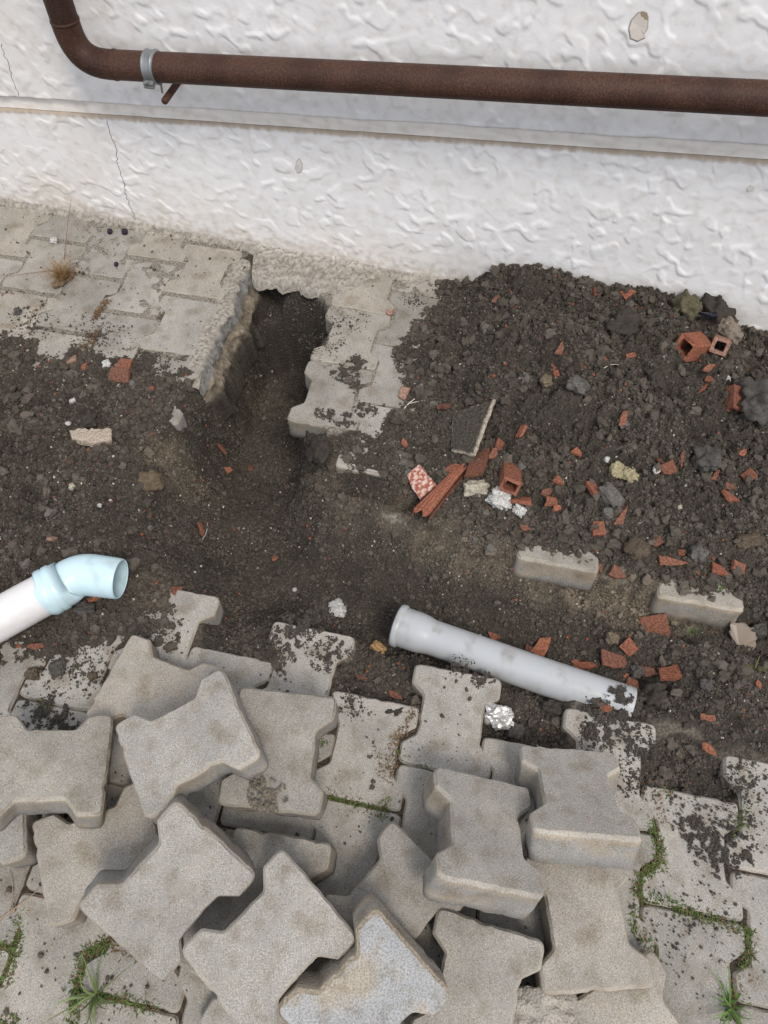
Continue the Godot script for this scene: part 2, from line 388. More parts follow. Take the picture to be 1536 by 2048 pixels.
func sandy(x: float, z: float) -> float:
	var s := 0.0
	for p in sand:
		var dx: float = x - p[0]
		if absf(dx) > p[2] * 1.5: continue
		var dz: float = z - p[1]
		if absf(dz) > p[2] * 1.5: continue
		s = maxf(s, p[3] * (1.0 - smoothstep(0.35, 1.3, sqrt(dx * dx + dz * dz) / p[2])))
	return s

func hgt(x: float, z: float) -> float:
	var u := clampf((x - GX) / STEP, 0, NX - 1.001)
	var v := clampf((z - GZ) / STEP, 0, NZ - 1.001)
	var i := int(u)
	var j := int(v)
	var fu := u - i
	var fv := v - j
	var k := j * NX + i
	return lerpf(lerpf(soil_h[k], soil_h[k + 1], fu), lerpf(soil_h[k + NX], soil_h[k + NX + 1], fu), fv)

func mask(x: float, z: float) -> float:
	var i := clampi(roundi((x - GX) / STEP), 0, NX - 1)
	var j := clampi(roundi((z - GZ) / STEP), 0, NZ - 1)
	return soil_m[j * NX + i]

func slope_normal(x: float, z: float, e := 0.012) -> Vector3:
	return Vector3(hgt(x - e, z) - hgt(x + e, z), 2.0 * e, hgt(x, z - e) - hgt(x, z + e)).normalized()

const SOIL := Color(0.078, 0.0655, 0.0535)
const SANDC := Color(0.26, 0.21, 0.15)

func build_soil() -> void:
	soil_h.resize(NX * NZ)
	soil_m.resize(NX * NZ)
	var verts := PackedVector3Array()
	var norms := PackedVector3Array()
	var cols := PackedColorArray()
	verts.resize(NX * NZ)
	norms.resize(NX * NZ)
	cols.resize(NX * NZ)
	for j in NZ:
		var z := GZ + j * STEP
		for i in NX:
			var x := GX + i * STEP
			var k := j * NX + i
			var lo := n_low.get_noise_2d(x, z)
			var mi := n_mid.get_noise_2d(x, z)
			var c := carve(x + mi * 0.012, z + lo * 0.012)
			var b := base_h(x, z)
			var cover := smoothstep(-0.0065, 0.006, b + lo * 0.005 + mi * 0.006)
			var s := maxf(maxf(cover, smoothstep(0.004, 0.02, c)), smoothstep(-0.0125, -0.018, b + lo * 0.003))
			var cell := n_cell.get_noise_2d(x, z)
			var heap := smoothstep(0.0, 0.05, b)
			var rough := lo * 0.007 + mi * 0.007 - absf(cell) * 0.007 + n_fine.get_noise_2d(x, z) * 0.004
			var h := lerpf(lerpf(-0.0022, -0.008, smoothstep(-0.9, -0.4, z)) + mi * 0.002, b + rough * (1.0 + heap * 1.5), s) - c * (1.0 + mi * 0.06)
			soil_h[k] = h
			soil_m[k] = s
			var sd := clampf(sandy(x, z) * (0.75 + mi * 0.9 + lo * 0.35), 0, 1)
			var dark := SOIL * (1.0 + 0.28 * mi + 0.16 * lo)
			if s < 0.5:
				# what fills the joints: sandy by the wall, dark and mossy nearer
				var near := smoothstep(-0.75, -0.35, z)
				var jc := Color(0.34, 0.305, 0.255).lerp(Color(0.085, 0.066, 0.048), near)
				dark = jc.lerp(dark, s * 2.0)
			cols[k] = dark.lerp(SANDC * (1.0 + 0.2 * mi), sd)
			verts[k] = Vector3(x, h, z)
	for j in NZ:
		for i in NX:
			var k := j * NX + i
			var dx := soil_h[k + (1 if i < NX - 1 else 0)] - soil_h[k - (1 if i > 0 else 0)]
			var dz := soil_h[k + (NX if j < NZ - 1 else 0)] - soil_h[k - (NX if j > 0 else 0)]
			norms[k] = Vector3(-dx, 2.0 * STEP, -dz).normalized()
	var idx := PackedInt32Array()
	idx.resize((NX - 1) * (NZ - 1) * 6)
	var q := 0
	for j in NZ - 1:
		for i in NX - 1:
			var k := j * NX + i
			idx[q] = k; idx[q + 1] = k + 1; idx[q + 2] = k + NX
			idx[q + 3] = k + 1; idx[q + 4] = k + NX + 1; idx[q + 5] = k + NX
			q += 6
	var arr := []
	arr.resize(Mesh.ARRAY_MAX)
	arr[Mesh.ARRAY_VERTEX] = verts
	arr[Mesh.ARRAY_NORMAL] = norms
	arr[Mesh.ARRAY_COLOR] = cols
	arr[Mesh.ARRAY_INDEX] = idx
	var mesh := ArrayMesh.new()
	mesh.add_surface_from_arrays(Mesh.PRIMITIVE_TRIANGLES, arr)
	var o := put("soil", mesh, M["soil"])
	tag(o, "dark crumbly dug soil with a trench and a heap against the white wall", "", "", "structure")
	# the ground beyond, four sheets round the dug place
	var st := SurfaceTool.new()
	st.begin(Mesh.PRIMITIVE_TRIANGLES)
	st.set_smooth_group(0)
	var x0 := GX
	var x1 := GX + (NX - 1) * STEP
	var z1 := GZ + (NZ - 1) * STEP
	for r in [[-60.0, -60.0, x0, 60.0], [x1, -60.0, 60.0, 60.0], [x0, z1, x1, 60.0], [x0, -60.0, x1, GZ]]:
		var a := Vector3(r[0], -0.012, r[1])
		var b := Vector3(r[2], -0.012, r[1])
		var c := Vector3(r[0], -0.012, r[3])
		var d := Vector3(r[2], -0.012, r[3])
		for v in [a, b, c, b, d, c]:
			st.set_color(Color(0.26, 0.235, 0.205))
			st.add_vertex(v)
	st.generate_normals()
	tag(put("ground", st.commit(), M["soil"]), "plain ground round the dug up paving", "", "", "structure")

# loose crumbs and clods lying on the soil: nobody could count them
func build_crumbs() -> void:
	rng.seed = 77
	var patchy := noise(FastNoiseLite.TYPE_SIMPLEX, 5.0, 88, 3)
	var shapes := []
	for k in 3: shapes.append(lump_mesh(Vector3(1.0, 0.75, 0.9), 300 + k, 1, 0.8, Color(1, 1, 1), true, 1.3, 0.0))
	var where := [[], [], []]
	var tint := [[], [], []]
	var tries := 0
	var made := 0
	while made < 230000 and tries < 1200000:
		tries += 1
		var x := rng.randf_range(-1.72, 0.92)
		var z := rng.randf_range(-1.575, 0.28)
		var m := mask(x, z)
		var h := hgt(x, z)
		var p := m * m * (0.25 + 0.75 * smoothstep(-0.25, 0.15, patchy.get_noise_2d(x, z)))
		if h < -0.03: p *= 0.75
		if m < 0.5: p = 0.009 if z > -1.0 else 0.003
		# the strip nobody sees stays thin
		if z > -0.35 and m < 0.5: p *= 0.7
		if rng.randf() > p: continue
		var r := 0.0011 * pow(rng.randf_range(0.03, 1.0), -0.41)
		if rng.randf() < 0.008: r = rng.randf_range(0.006, 0.0125)
		if m < 0.5:
			r = minf(r, 0.0045)
			h = maxf(h, 0.0)
		if h < -0.03: r = minf(r, 0.006)
		var sd := sandy(x, z)
		var smooth_zone := smoothstep(-0.06, -0.12, h)
		if rng.randf() < smooth_zone * 0.35 or rng.randf() < sd * 0.5: continue
		var col := SOIL * rng.randf_range(0.72, 1.35)
		col = col.lerp(SANDC, clampf(sd * rng.randf_range(0.2, 1.2), 0, 0.9))
		var roll := rng.randf()
		if roll < 0.012: col = Color(0.34, 0.31, 0.27) * rng.randf_range(0.5, 1.6); r = minf(r, 0.0026)
		elif roll < 0.018: col = Color(0.30, 0.085, 0.045); r = minf(r, 0.003)
		elif roll < 0.05: col = Color(0.115, 0.105, 0.095)
		var basis := Basis.from_euler(Vector3(rng.randf() * TAU, rng.randf() * TAU, rng.randf() * TAU)).scaled(Vector3(1, 1, 1) * r)
		basis.x *= rng.randf_range(0.8, 1.25)
		var s := made % 3
		where[s].append(Transform3D(basis, Vector3(x, h + r * 0.35, z)))
		tint[s].append(col)
		made += 1
	# soil spilled over pavers and slabs: x, y, z, radius, how many, tone
	for d in dust:
		for k in int(d[4] * 2.2):
			var a := rng.randf() * TAU
			var rr: float = d[3] * pow(rng.randf(), 0.75)
			var x: float = d[0] + cos(a) * rr
			var z: float = d[2] + sin(a) * rr * 0.8
			if patchy.get_noise_2d(x * 7.0, z * 7.0) + 0.35 * (1.0 - rr / d[3]) < rng.randf_range(-0.1, 0.2): continue
			var y: float = d[1] if d[1] > 0.01 else maxf(0.0, hgt(x, z))
			var r := 0.0008 * pow(rng.randf_range(0.03, 1.0), -0.42)
			var col: Color = d[5] * rng.randf_range(0.7, 1.3)
			where[k % 3].append(Transform3D(Basis.from_euler(Vector3(rng.randf() * TAU, rng.randf() * TAU, 0)).scaled(Vector3(r, r, r)), Vector3(x, y + r * 0.4, z)))
			tint[k % 3].append(col)
	for s in 3:
		var mm := MultiMesh.new()
		mm.transform_format = MultiMesh.TRANSFORM_3D
		mm.use_colors = true
		mm.mesh = shapes[s]
		mm.instance_count = where[s].size()
		for i in where[s].size():
			mm.set_instance_transform(i, where[s][i])
			mm.set_instance_color(i, tint[s][i])
		var o := MultiMeshInstance3D.new()
		o.name = numbered("soil_crumbs")
		o.multimesh = mm
		o.material_override = M["crumb"]
		add_child(o, true)
		tag(o, "loose dark soil crumbs and grit spread over the dug ground", "", "", "stuff")

var dust := [
	[0.328, 0.012, -0.542, 0.025, 360, Color(0.062, 0.053, 0.045)], [0.344, 0.010, -0.528, 0.022, 400, Color(0.062, 0.053, 0.045)], [0.354, 0.002, -0.518, 0.030, 300, Color(0.062, 0.053, 0.045)], [0.305, 0.014, -0.527, 0.014, 60, Color(0.062, 0.053, 0.045)], [0.353, 0.004, -0.548, 0.030, 300, Color(0.062, 0.053, 0.045)], [-0.316, 0.000, -0.522, 0.050, 600, Color(0.062, 0.053, 0.045)], [-0.343, 0.000, -0.476, 0.050, 500, Color(0.062, 0.053, 0.045)], [-0.286, 0.000, -0.564, 0.030, 200, Color(0.062, 0.053, 0.045)], [-0.239, 0.000, -0.482, 0.050, 500, Color(0.062, 0.053, 0.045)], [0.326, 0.000, -0.497, 0.070, 700, Color(0.062, 0.053, 0.045)], [0.311, 0.000, -0.463, 0.060, 500, Color(0.062, 0.053, 0.045)], [0.386, 0.000, -0.454, 0.040, 260, Color(0.062, 0.053, 0.045)], [0.373, 0.000, -0.395, 0.050, 200, Color(0.062, 0.053, 0.045)], [0.019, 0.000, -0.518, 0.040, 160, Color(0.062, 0.053, 0.045)], [0.066, 0.000, -0.509, 0.025, 260, Color(0.062, 0.053, 0.045)], [-0.175, 0.000, -0.404, 0.050, 160, Color(0.062, 0.053, 0.045)], [-0.723, 0.000, -0.332, 0.090, 500, Color(0.062, 0.053, 0.045)], [-0.734, 0.000, -0.226, 0.050, 500, Color(0.062, 0.053, 0.045)], [-0.688, 0.000, -0.219, 0.030, 300, Color(0.062, 0.053, 0.045)], [-0.618, 0.000, -0.459, 0.070, 500, Color(0.062, 0.053, 0.045)], [-0.493, 0.000, -1.274, 0.070, 200, Color(0.062, 0.053, 0.045)], [-0.468, 0.000, -1.371, 0.070, 160, Color(0.062, 0.053, 0.045)], [-0.397, 0.000, -1.238, 0.030, 400, Color(0.062, 0.053, 0.045)], [-0.418, 0.000, -1.198, 0.040, 300, Color(0.062, 0.053, 0.045)], [-0.427, 0.000, -1.058, 0.030, 200, Color(0.062, 0.053, 0.045)], [-0.376, 0.000, -1.055, 0.030, 250, Color(0.062, 0.053, 0.045)], [-0.338, 0.000, -1.097, 0.030, 250, Color(0.062, 0.053, 0.045)], [-0.308, 0.000, -1.489, 0.050, 80, Color(0.062, 0.053, 0.045)], [-0.310, 0.000, -0.953, 0.040, 300, Color(0.062, 0.053, 0.045)], [0.492, 0.000, -0.355, 0.060, 220, Color(0.062, 0.053, 0.045)], [0.485, 0.000, -0.336, 0.030, 200, Color(0.062, 0.053, 0.045)], [0.529, 0.000, -0.314, 0.060, 700, Color(0.062, 0.053, 0.045)], [0.569, 0.000, -0.447, 0.050, 260, Color(0.062, 0.053, 0.045)], [0.579, 0.000, -0.378, 0.060, 160, Color(0.062, 0.053, 0.045)], [0.484, 0.000, -0.182, 0.100, 120, Color(0.062, 0.053, 0.045)], [-0.899, 0.000, -1.096, 0.060, 260, Color(0.062, 0.053, 0.045)], [-1.066, 0.000, -1.158, 0.100, 260, Color(0.062, 0.053, 0.045)], [-1.258, 0.000, -1.143, 0.080, 200, Color(0.062, 0.053, 0.045)], [-0.245, 0.145, -0.177, 0.035, 420, Color(0.15, 0.128, 0.10)], [-0.124, 0.020, -1.076, 0.050, 20, Color(0.062, 0.053, 0.045)]
]

# ---------------------------------------------------------------- pavers
const PL := 0.197
const PW := 0.1745
const PN := 0.1215
const PT := 0.07
var paver_meshes: Array[ArrayMesh] = []
var laid_meshes: Array[ArrayMesh] = []

func paver_outline(seed_: int, step: float, wear: float) -> PackedVector2Array:
	var s := 0.040
	var g := 0.0205
	var c := [Vector2(-PW / 2, -PL / 2), Vector2(PW / 2, -PL / 2), Vector2(PW / 2, -PL / 2 + s), Vector2(PN / 2, -PL / 2 + s + g), Vector2(PN / 2, PL / 2 - s - g), Vector2(PW / 2, PL / 2 - s), Vector2(PW / 2, PL / 2), Vector2(-PW / 2, PL / 2), Vector2(-PW / 2, PL / 2 - s), Vector2(-PN / 2, PL / 2 - s - g), Vector2(-PN / 2, -PL / 2 + s + g), Vector2(-PW / 2, -PL / 2 + s)]
	var n := noise(FastNoiseLite.TYPE_SIMPLEX, 28.0, seed_, 3)
	var chip := noise(FastNoiseLite.TYPE_SIMPLEX, 16.0, seed_ + 50, 2)
	var out := PackedVector2Array()
	for i in 12:
		var p: Vector2 = c[i]
		var a: Vector2 = c[(i + 11) % 12]
		var b: Vector2 = c[(i + 1) % 12]
		var r := minf(0.0135 if i in [0, 1, 6, 7] else 0.0045, 0.45 * minf(p.distance_to(a), p.distance_to(b)))
		var p0 := p + (a - p).normalized() * r
		var p1 := p + (b - p).normalized() * r
		for k in 5:
			var t := k / 4.0
			out.append(p0.lerp(p, t).lerp(p.lerp(p1, t), t))
		var p2 := b + (p - b).normalized() * minf(0.0135 if (i + 1) % 12 in [0, 1, 6, 7] else 0.0045, 0.45 * p.distance_to(b))
		var parts := int(p1.distance_to(p2) / step)
		for k in range(1, parts): out.append(p1.lerp(p2, float(k) / parts))
	for i in out.size():
		var p := out[i]
		var d := p.normalized()
		var w := n.get_noise_2d(p.x, p.y) * 0.0012 * wear
		w -= smoothstep(0.40, 0.8, chip.get_noise_2d(p.x, p.y)) * 0.0028 * wear
		out[i] = p + d * w
	return out

func paver_mesh(seed_: int, step: float, wear: float, under := false) -> ArrayMesh:
	var o := paver_outline(seed_, step, wear)
	var m := o.size()
	var inward := PackedVector2Array()
	for i in m:
		var t := (o[(i + 1) % m] - o[(i + m - 1) % m]).normalized()
		inward.append(Vector2(-t.y, t.x))
	var n := noise(FastNoiseLite.TYPE_SIMPLEX, 30.0, seed_ + 5, 4)
	var n2 := noise(FastNoiseLite.TYPE_SIMPLEX, 7.0, seed_ + 9, 3)
	var TOP := Color(0.455, 0.43, 0.393)
	var EDGE := Color(0.53, 0.49, 0.43)
	var BLUE := Color(0.37, 0.36, 0.345)
	var TANS := Color(0.46, 0.40, 0.325)
	if under:
		TOP = Color(0.45, 0.455, 0.46)
		EDGE = Color(0.46, 0.39, 0.30)
	# y, inset, scale towards the centre, colour kind
	var rings := [[-PT, 0.004, 1.0, 0], [-PT + 0.003, 0.0, 1.0, 0], [-0.050, -0.0006, 1.0, 0], [-0.036, 0.0, 1.0, 1], [-0.022, 0.0, 1.0, 1], [-0.012, 0.0, 1.0, 2], [-0.0066, 0.0, 1.0, 2], [-0.0058, 0.0005, 1.0, 3], [-0.0007, 0.0037, 1.0, 3], [0.0, 0.0041, 1.0, 3], [0.0, 0.0041, 0.985, 4]]
	for k in [0.90, 0.78, 0.64, 0.5, 0.36, 0.18]: rings.append([0.0, 0.0041, k, 4])
	var st := begin()
	var sgn := 1.0
	for r in rings.size():
		var R: Array = rings[r]
		for i in m:
			var p: Vector2 = (o[i] + inward[i] * R[1]) * (R[2] if R[2] < 1.0 else 1.0)
			var v := n.get_noise_3d(p.x, R[0], p.y)
			var big := n2.get_noise_3d(p.x, R[0] * 2.0, p.y)
			var y: float = R[0]
			var amp := 0.0011 if r < 6 else 0.0006
			if under: amp *= 1.6 if r > 5 else 1.5
			if r >= 5 and r < 9: y += v * amp
			elif under and r >= 9: y += v * amp * (1.0 if r < 15 else 0.0)
			else: p += o[i].normalized() * v * 0.0013 * (1.0 + wear)
			if r >= 6 and r <= 8: y -= smoothstep(0.25, 0.6, n2.get_noise_2d(p.x * 2.2 + 3.0, p.y * 2.2)) * 0.0022 * wear
			var col := TOP
			match int(R[3]):
				0: col = BLUE.lerp(TANS, smoothstep(0.0, 0.5, big))
				1: col = TANS.lerp(BLUE, smoothstep(-0.35, 0.35, big + v * 0.4))
				2: col = TANS
				3: col = EDGE
			if under and r > 8:
				col = TOP.lerp(Color(0.42, 0.375, 0.315), smoothstep(-0.1, 0.4, big + 0.5 * v))
			col = col * (1.0 + 0.20 * big + 0.10 * v)
			st.set_color(col)
			st.add_vertex(Vector3(p.x, y, p.y))
	st.set_color(TOP)
	st.add_vertex(Vector3(0, 0, 0))
	st.set_color(BLUE)
	st.add_vertex(Vector3(0, -PT, 0))
	var last := (rings.size() - 1) * m
	for r in rings.size() - 1:
		for i in m:
			var a := r * m + i
			var b := r * m + (i + 1) % m
			for v in [a, a + m, b, b, a + m, b + m]: st.add_index(v)
	for i in m:
		for v in [last + i, rings.size() * m, last + (i + 1) % m]: st.add_index(v)
		for v in [i, (i + 1) % m, rings.size() * m + 1]: st.add_index(v)
	return done(st)

var pavement: Node3D
var laid_count := 0
func lay(x: float, z: float, yaw: float, y := 0.0, tip := Vector2.ZERO) -> void:
	var o := MeshInstance3D.new()
	o.name = "paver"
	o.mesh = laid_meshes[laid_count % laid_meshes.size()]
	o.material_override = M["concrete_%d" % ((laid_count * 3) % 5)]
	var flip := PI if (laid_count / 3) % 2 else 0.0
	o.position = Vector3(x + rng.randf_range(-0.002, 0.002), y + rng.randf_range(-0.002, 0.0015), z + rng.randf_range(-0.002, 0.002))
	o.rotation = Vector3(tip.x + rng.randf_range(-0.008, 0.008), yaw + flip + rng.randf_range(-0.012, 0.012), tip.y + rng.randf_range(-0.008, 0.008))
	pavement.add_child(o, true)
	laid_count += 1

func build_pavement() -> void:
	rng.seed = 5
	for k in 6: laid_meshes.append(paver_mesh(60 + k, 0.012, 1.0))
	for k in 6: paver_meshes.append(paver_mesh(90 + k, 0.006, 1.1))
	pavement = Node3D.new()
	pavement.name = numbered("pavement")
	add_child(pavement, true)
	tag(pavement, "bone shaped concrete paving left in place round the trench", "", "", "structure")
	# beside the wall, left of the trench
	for c in range(-7, 4):
		for r in range(-2, 3):
			var v := r - 0.5 + (0.5 if c % 2 != 0 else 0.0) - 0.0
			var x := -1.320 + 0.1486 * c + 0.0202 * v
			var z := -1.254 + 0.0036 * c + 0.206 * v
			if z < -1.66 or z > -0.93: continue
			lay(x, z, 0.06, 0.0)
	# right of the trench
	for c in range(0, 9):
		for r in range(0, 4):
			var v := -r - 0.5 + (0.5 if c % 2 else 0.0)
			var x := -0.4282 + 0.1500 * c + 0.006 * v
			var z := -1.0259 + 0.001 * c + 0.1945 * v
			if z < -1.66: continue
			lay(x, z, 0.03)
	lay(0.166, -0.890, 0.05)
	(pavement.get_child(-1) as Node3D).transform = Transform3D(Basis.from_euler(Vector3(-0.22, 0.05, 0.0)), Vector3(0.166, -0.006, -0.888))
	lay(0.466, -0.878, 0.05)
	(pavement.get_child(-1) as Node3D).transform = Transform3D(Basis.from_euler(Vector3(-0.20, 0.05, 0.03)), Vector3(0.466, -0.008, -0.876))
	# the near side of the trench
	for c in range(-13, 11):
		for r in range(0, 5):
			var v := r + 0.5 - (0.5 if c % 2 == 0 else 0.0) + (0.0)
			if c % 2 == 0: v = r + 0.5
			else: v = r
			var x := -0.1291 + 0.1507 * c + 0.0156 * v
			var z := -0.4232 + 0.0061 * c + 0.1985 * v
			if z > 0.55: continue
			lay(x, z, 0.055)

func loose(i: int, at: Vector3, tx: float, yaw: float, tz: float, label: String) -> void:
	var m := paver_meshes[i % 6]
	if label.begins_with("upturned"): m = paver_mesh(140, 0.006, 1.1, true)
	var o := put("paving_block", m, M["rough_concrete"] if label.begins_with("upturned") else M["concrete_%d" % ((i * 2 + 1) % 5)])
	var axis := Vector3(tx, 0, tz)
	var tilt := Basis(axis.normalized(), axis.length()) if axis.length() > 0.0001 else Basis()
	o.transform = Transform3D(tilt * Basis(Vector3.UP, yaw) * Basis(Vector3.UP, 0.0), at)
	tag(o, label, "paving block", "loose paving blocks piled at the front")

# ---------------------------------------------------------------- wall
const GROOVE_X := -0.417
const GROOVE_Y := 0.3958
const GROOVE_K := 0.0945
var w_worm := FastNoiseLite.new()
var w_warp := FastNoiseLite.new()
var w_small := FastNoiseLite.new()
var w_broad := FastNoiseLite.new()

func relief(x: float, y: float) -> float:
	var wx := x + w_warp.get_noise_2d(x, y) * 0.014
	var wy := y + w_warp.get_noise_2d(x + 7.0, y + 3.0) * 0.014
	var a := w_worm.get_noise_2d(wx, wy * 1.2)
	var c := w_worm.get_noise_2d(wx * 1.7 + 31.0, wy * 1.5 + 17.0)
	var b := w_small.get_noise_2d(wx, wy)
	var gate := smoothstep(-0.25, 0.3, w_broad.get_noise_2d(x * 2.3 + 9.0, y * 2.3 + 2.0))
	var ridge := smoothstep(0.17, 0.0, absf(c - 0.2))
	var h := smoothstep(0.02, 0.46, a) * 0.0024 * (0.25 + 0.75 * gate) + ridge * 0.0006 * gate
	return h + w_broad.get_noise_2d(x, y) * 0.003

# a piece of plaster between two heights above the groove line, in rows that follow the groove
func plaster(called: String, parent: Node, x0: float, x1: float, t0: Callable, t1: Callable, step: float, rows: int, out: float, kind: int) -> void:
	var nx := int(ceil((x1 - x0) / step)) + 1
	var verts := PackedVector3Array()
	var cols := PackedColorArray()
	for j in rows + 1:
		for i in nx:
			var x := lerpf(x0, x1, float(i) / (nx - 1))
			var line := GROOVE_Y + GROOVE_K * (x - GROOVE_X)
			var a: float = line + t0.call(x)
			var b: float = line + t1.call(x)
			var f := float(j) / rows
			var y := lerpf(a, b, f)
			var z := out
			var jag := w_small.get_noise_2d(x * 1.3, 40.0 + kind)
			if kind == 0 or kind == 1:
				z += relief(x, y)
				# the edge at the groove is rounded, ragged and worn
				var edge := (b - y) if kind == 0 else (y - a)
				var lipr := 0.006 if kind == 0 else 0.0025
				if edge < lipr: z -= (lipr - edge) * (lipr - edge) / lipr * 0.9
				if kind == 1 and j == 0: y += jag * 0.0026; z -= 0.009
				if kind == 0 and j == rows: y += jag * 0.0012; z -= 0.009
			else:
				z += w_broad.get_noise_2d(x * 3.0, y * 3.0) * 0.001
			verts.append(Vector3(x, y, z))
			var col := Color(0.82, 0.812, 0.815)
			var warm := clampf(smoothstep(0.20, 0.0, y) * 0.55 + smoothstep(-0.7, -1.5, x) * 0.45, 0, 1)
			warm *= 0.7 + 0.8 * w_broad.get_noise_2d(x * 1.5 + 3.0, y * 1.5)
			col = col.lerp(Color(0.70, 0.655, 0.60), clampf(warm, 0, 1))
			var blot := 0.5 * smoothstep(0.28, 0.6, w_worm.get_noise_2d(x * 0.5 + 11.0, y * 0.7))
			col = col.lerp(Color(0.69, 0.65, 0.59), blot * 0.25)
			if kind == 2: col = Color(0.84, 0.80, 0.75) * (1.0 + 0.10 * w_worm.get_noise_2d(x * 0.6, y * 3.0))
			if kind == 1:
				var painted_lip_shade := smoothstep(0.0045, 0.0005, y - a + jag * 0.0015)  # shade below the overhanging lip, painted into the colour as a ragged dark line
				col = col.lerp(Color(0.27, 0.235, 0.20), painted_lip_shade * 0.85)
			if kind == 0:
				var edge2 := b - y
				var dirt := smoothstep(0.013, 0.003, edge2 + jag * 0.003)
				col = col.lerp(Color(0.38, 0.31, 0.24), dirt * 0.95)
			# splashes of soil and lime just above the paving
			var low := smoothstep(0.06, 0.0, y + w_small.get_noise_2d(x * 0.8, y) * 0.05)
			if x > -0.2: low *= 0.25
			col = col.lerp(Color(0.50, 0.44, 0.37), low * 0.6)
			cols.append(col)
	var idx := PackedInt32Array()
	for j in rows:
		for i in nx - 1:
			var k := j * nx + i
			idx.append_array([k, k + nx, k + 1, k + 1, k + nx, k + nx + 1])
	var st := SurfaceTool.new()
	var arr := []
	arr.resize(Mesh.ARRAY_MAX)
	arr[Mesh.ARRAY_VERTEX] = verts
	arr[Mesh.ARRAY_COLOR] = cols
	arr[Mesh.ARRAY_INDEX] = idx
	var raw := ArrayMesh.new()
	raw.add_surface_from_arrays(Mesh.PRIMITIVE_TRIANGLES, arr)
	st.create_from(raw, 0)
	st.generate_normals()
	put(called, st.commit(), M["plaster"], parent)

func build_wall() -> void:
	w_worm = noise(FastNoiseLite.TYPE_SIMPLEX_SMOOTH, 18.0, 11, 1)
	w_warp = noise(FastNoiseLite.TYPE_SIMPLEX_SMOOTH, 14.0, 12, 2)
	w_small = noise(FastNoiseLite.TYPE_SIMPLEX_SMOOTH, 42.0, 13, 2)
	w_broad = noise(FastNoiseLite.TYPE_SIMPLEX_SMOOTH, 2.6, 14, 2)
	var wall := thing("rendered_wall", "white house wall with lumpy painted render and a shadow groove", "wall", Vector3(0, 0, 0))
	var ground_line := func(x: float) -> float: return -0.12 - (GROOVE_Y + GROOVE_K * (x - GROOVE_X))
	var minus := func(_x: float) -> float: return 0.0
	var gtop := func(_x: float) -> float: return 0.031
	var top1 := func(_x: float) -> float: return 0.62
	var topmost := func(x: float) -> float: return 2.6 - (GROOVE_Y + GROOVE_K * (x - GROOVE_X))
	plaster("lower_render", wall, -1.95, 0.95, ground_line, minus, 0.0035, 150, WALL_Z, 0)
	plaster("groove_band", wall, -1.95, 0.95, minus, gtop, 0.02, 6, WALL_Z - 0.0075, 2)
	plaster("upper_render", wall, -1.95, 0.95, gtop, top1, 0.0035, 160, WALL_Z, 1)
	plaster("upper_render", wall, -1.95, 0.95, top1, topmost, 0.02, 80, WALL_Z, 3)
	for s in [[-5.0, -1.95], [0.95, 4.0]]:
		plaster("lower_render", wall, s[0], s[1], ground_line, minus, 0.02, 24, WALL_Z, 0)
		plaster("groove_band", wall, s[0], s[1], minus, gtop, 0.1, 3, WALL_Z - 0.0075, 2)
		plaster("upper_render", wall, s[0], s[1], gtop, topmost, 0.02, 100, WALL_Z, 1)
	var core := BoxMesh.new()
	core.size = Vector3(9.0, 2.75, 0.22)
	var co := put("wall_core", core, M["plaster"], wall)
	co.position = Vector3(-0.5, 1.23, WALL_Z - 0.016 - 0.11)
	# hairline cracks
	crack(wall, [Vector3(-1.1384, 0.3164, -1.5745), Vector3(-1.1407, 0.2853, -1.5745), Vector3(-1.1371, 0.2376, -1.5745), Vector3(-1.1492, 0.1924, -1.5745), Vector3(-1.1473, 0.1448, -1.5745), Vector3(-1.1553, 0.0918, -1.5745), Vector3(-1.1528, 0.0518, -1.5745), Vector3(-1.1496, 0.0173, -1.5745)], 0.0008)
	crack(wall, [Vector3(-1.3582, 0.4725, -1.5745), Vector3(-1.3611, 0.4444, -1.5745), Vector3(-1.3590, 0.4235, -1.5745), Vector3(-1.3670, 0.3921, -1.5745), Vector3(-1.3694, 0.3454, -1.5745)], 0.0007)
	# places where the paint has come off
	chip(wall, [Vector3(0.0581, 0.6886, -1.5750), Vector3(0.0592, 0.7046, -1.5750), Vector3(0.0681, 0.7186, -1.5750), Vector3(0.0802, 0.7210, -1.5750), Vector3(0.0888, 0.7135, -1.5750), Vector3(0.0939, 0.6932, -1.5750), Vector3(0.0898, 0.6820, -1.5750), Vector3(0.0936, 0.6753, -1.5750), Vector3(0.0816, 0.6683, -1.5750), Vector3(0.0665, 0.6717, -1.5750)], Color(0.62, 0.57, 0.52))
	chip(wall, [Vector3(0.0702, 0.7114, -1.5745), Vector3(0.0740, 0.7205, -1.5745), Vector3(0.0844, 0.7192, -1.5745), Vector3(0.0907, 0.7071, -1.5745), Vector3(0.0855, 0.7029, -1.5745), Vector3(0.0787, 0.7107, -1.5745)], Color(0.33, 0.27, 0.18))
	chip(wall, [Vector3(-0.6461, 0.2701, -1.5750), Vector3(-0.6401, 0.2903, -1.5750), Vector3(-0.6312, 0.3013, -1.5750), Vector3(-0.6249, 0.2876, -1.5750), Vector3(-0.6285, 0.2636, -1.5750), Vector3(-0.6409, 0.2572, -1.5750)], Color(0.66, 0.64, 0.62))
	chip(wall, [Vector3(0.3873, 0.4072, -1.5750), Vector3(0.3928, 0.4167, -1.5750), Vector3(0.4018, 0.4123, -1.5750), Vector3(0.4026, 0.4027, -1.5750), Vector3(0.3934, 0.3997, -1.5750)], Color(0.70, 0.68, 0.66))

func on_wall(p: Vector3, lift: float) -> Vector3:
	return Vector3(p.x, p.y, WALL_Z + relief(p.x, p.y) + lift)

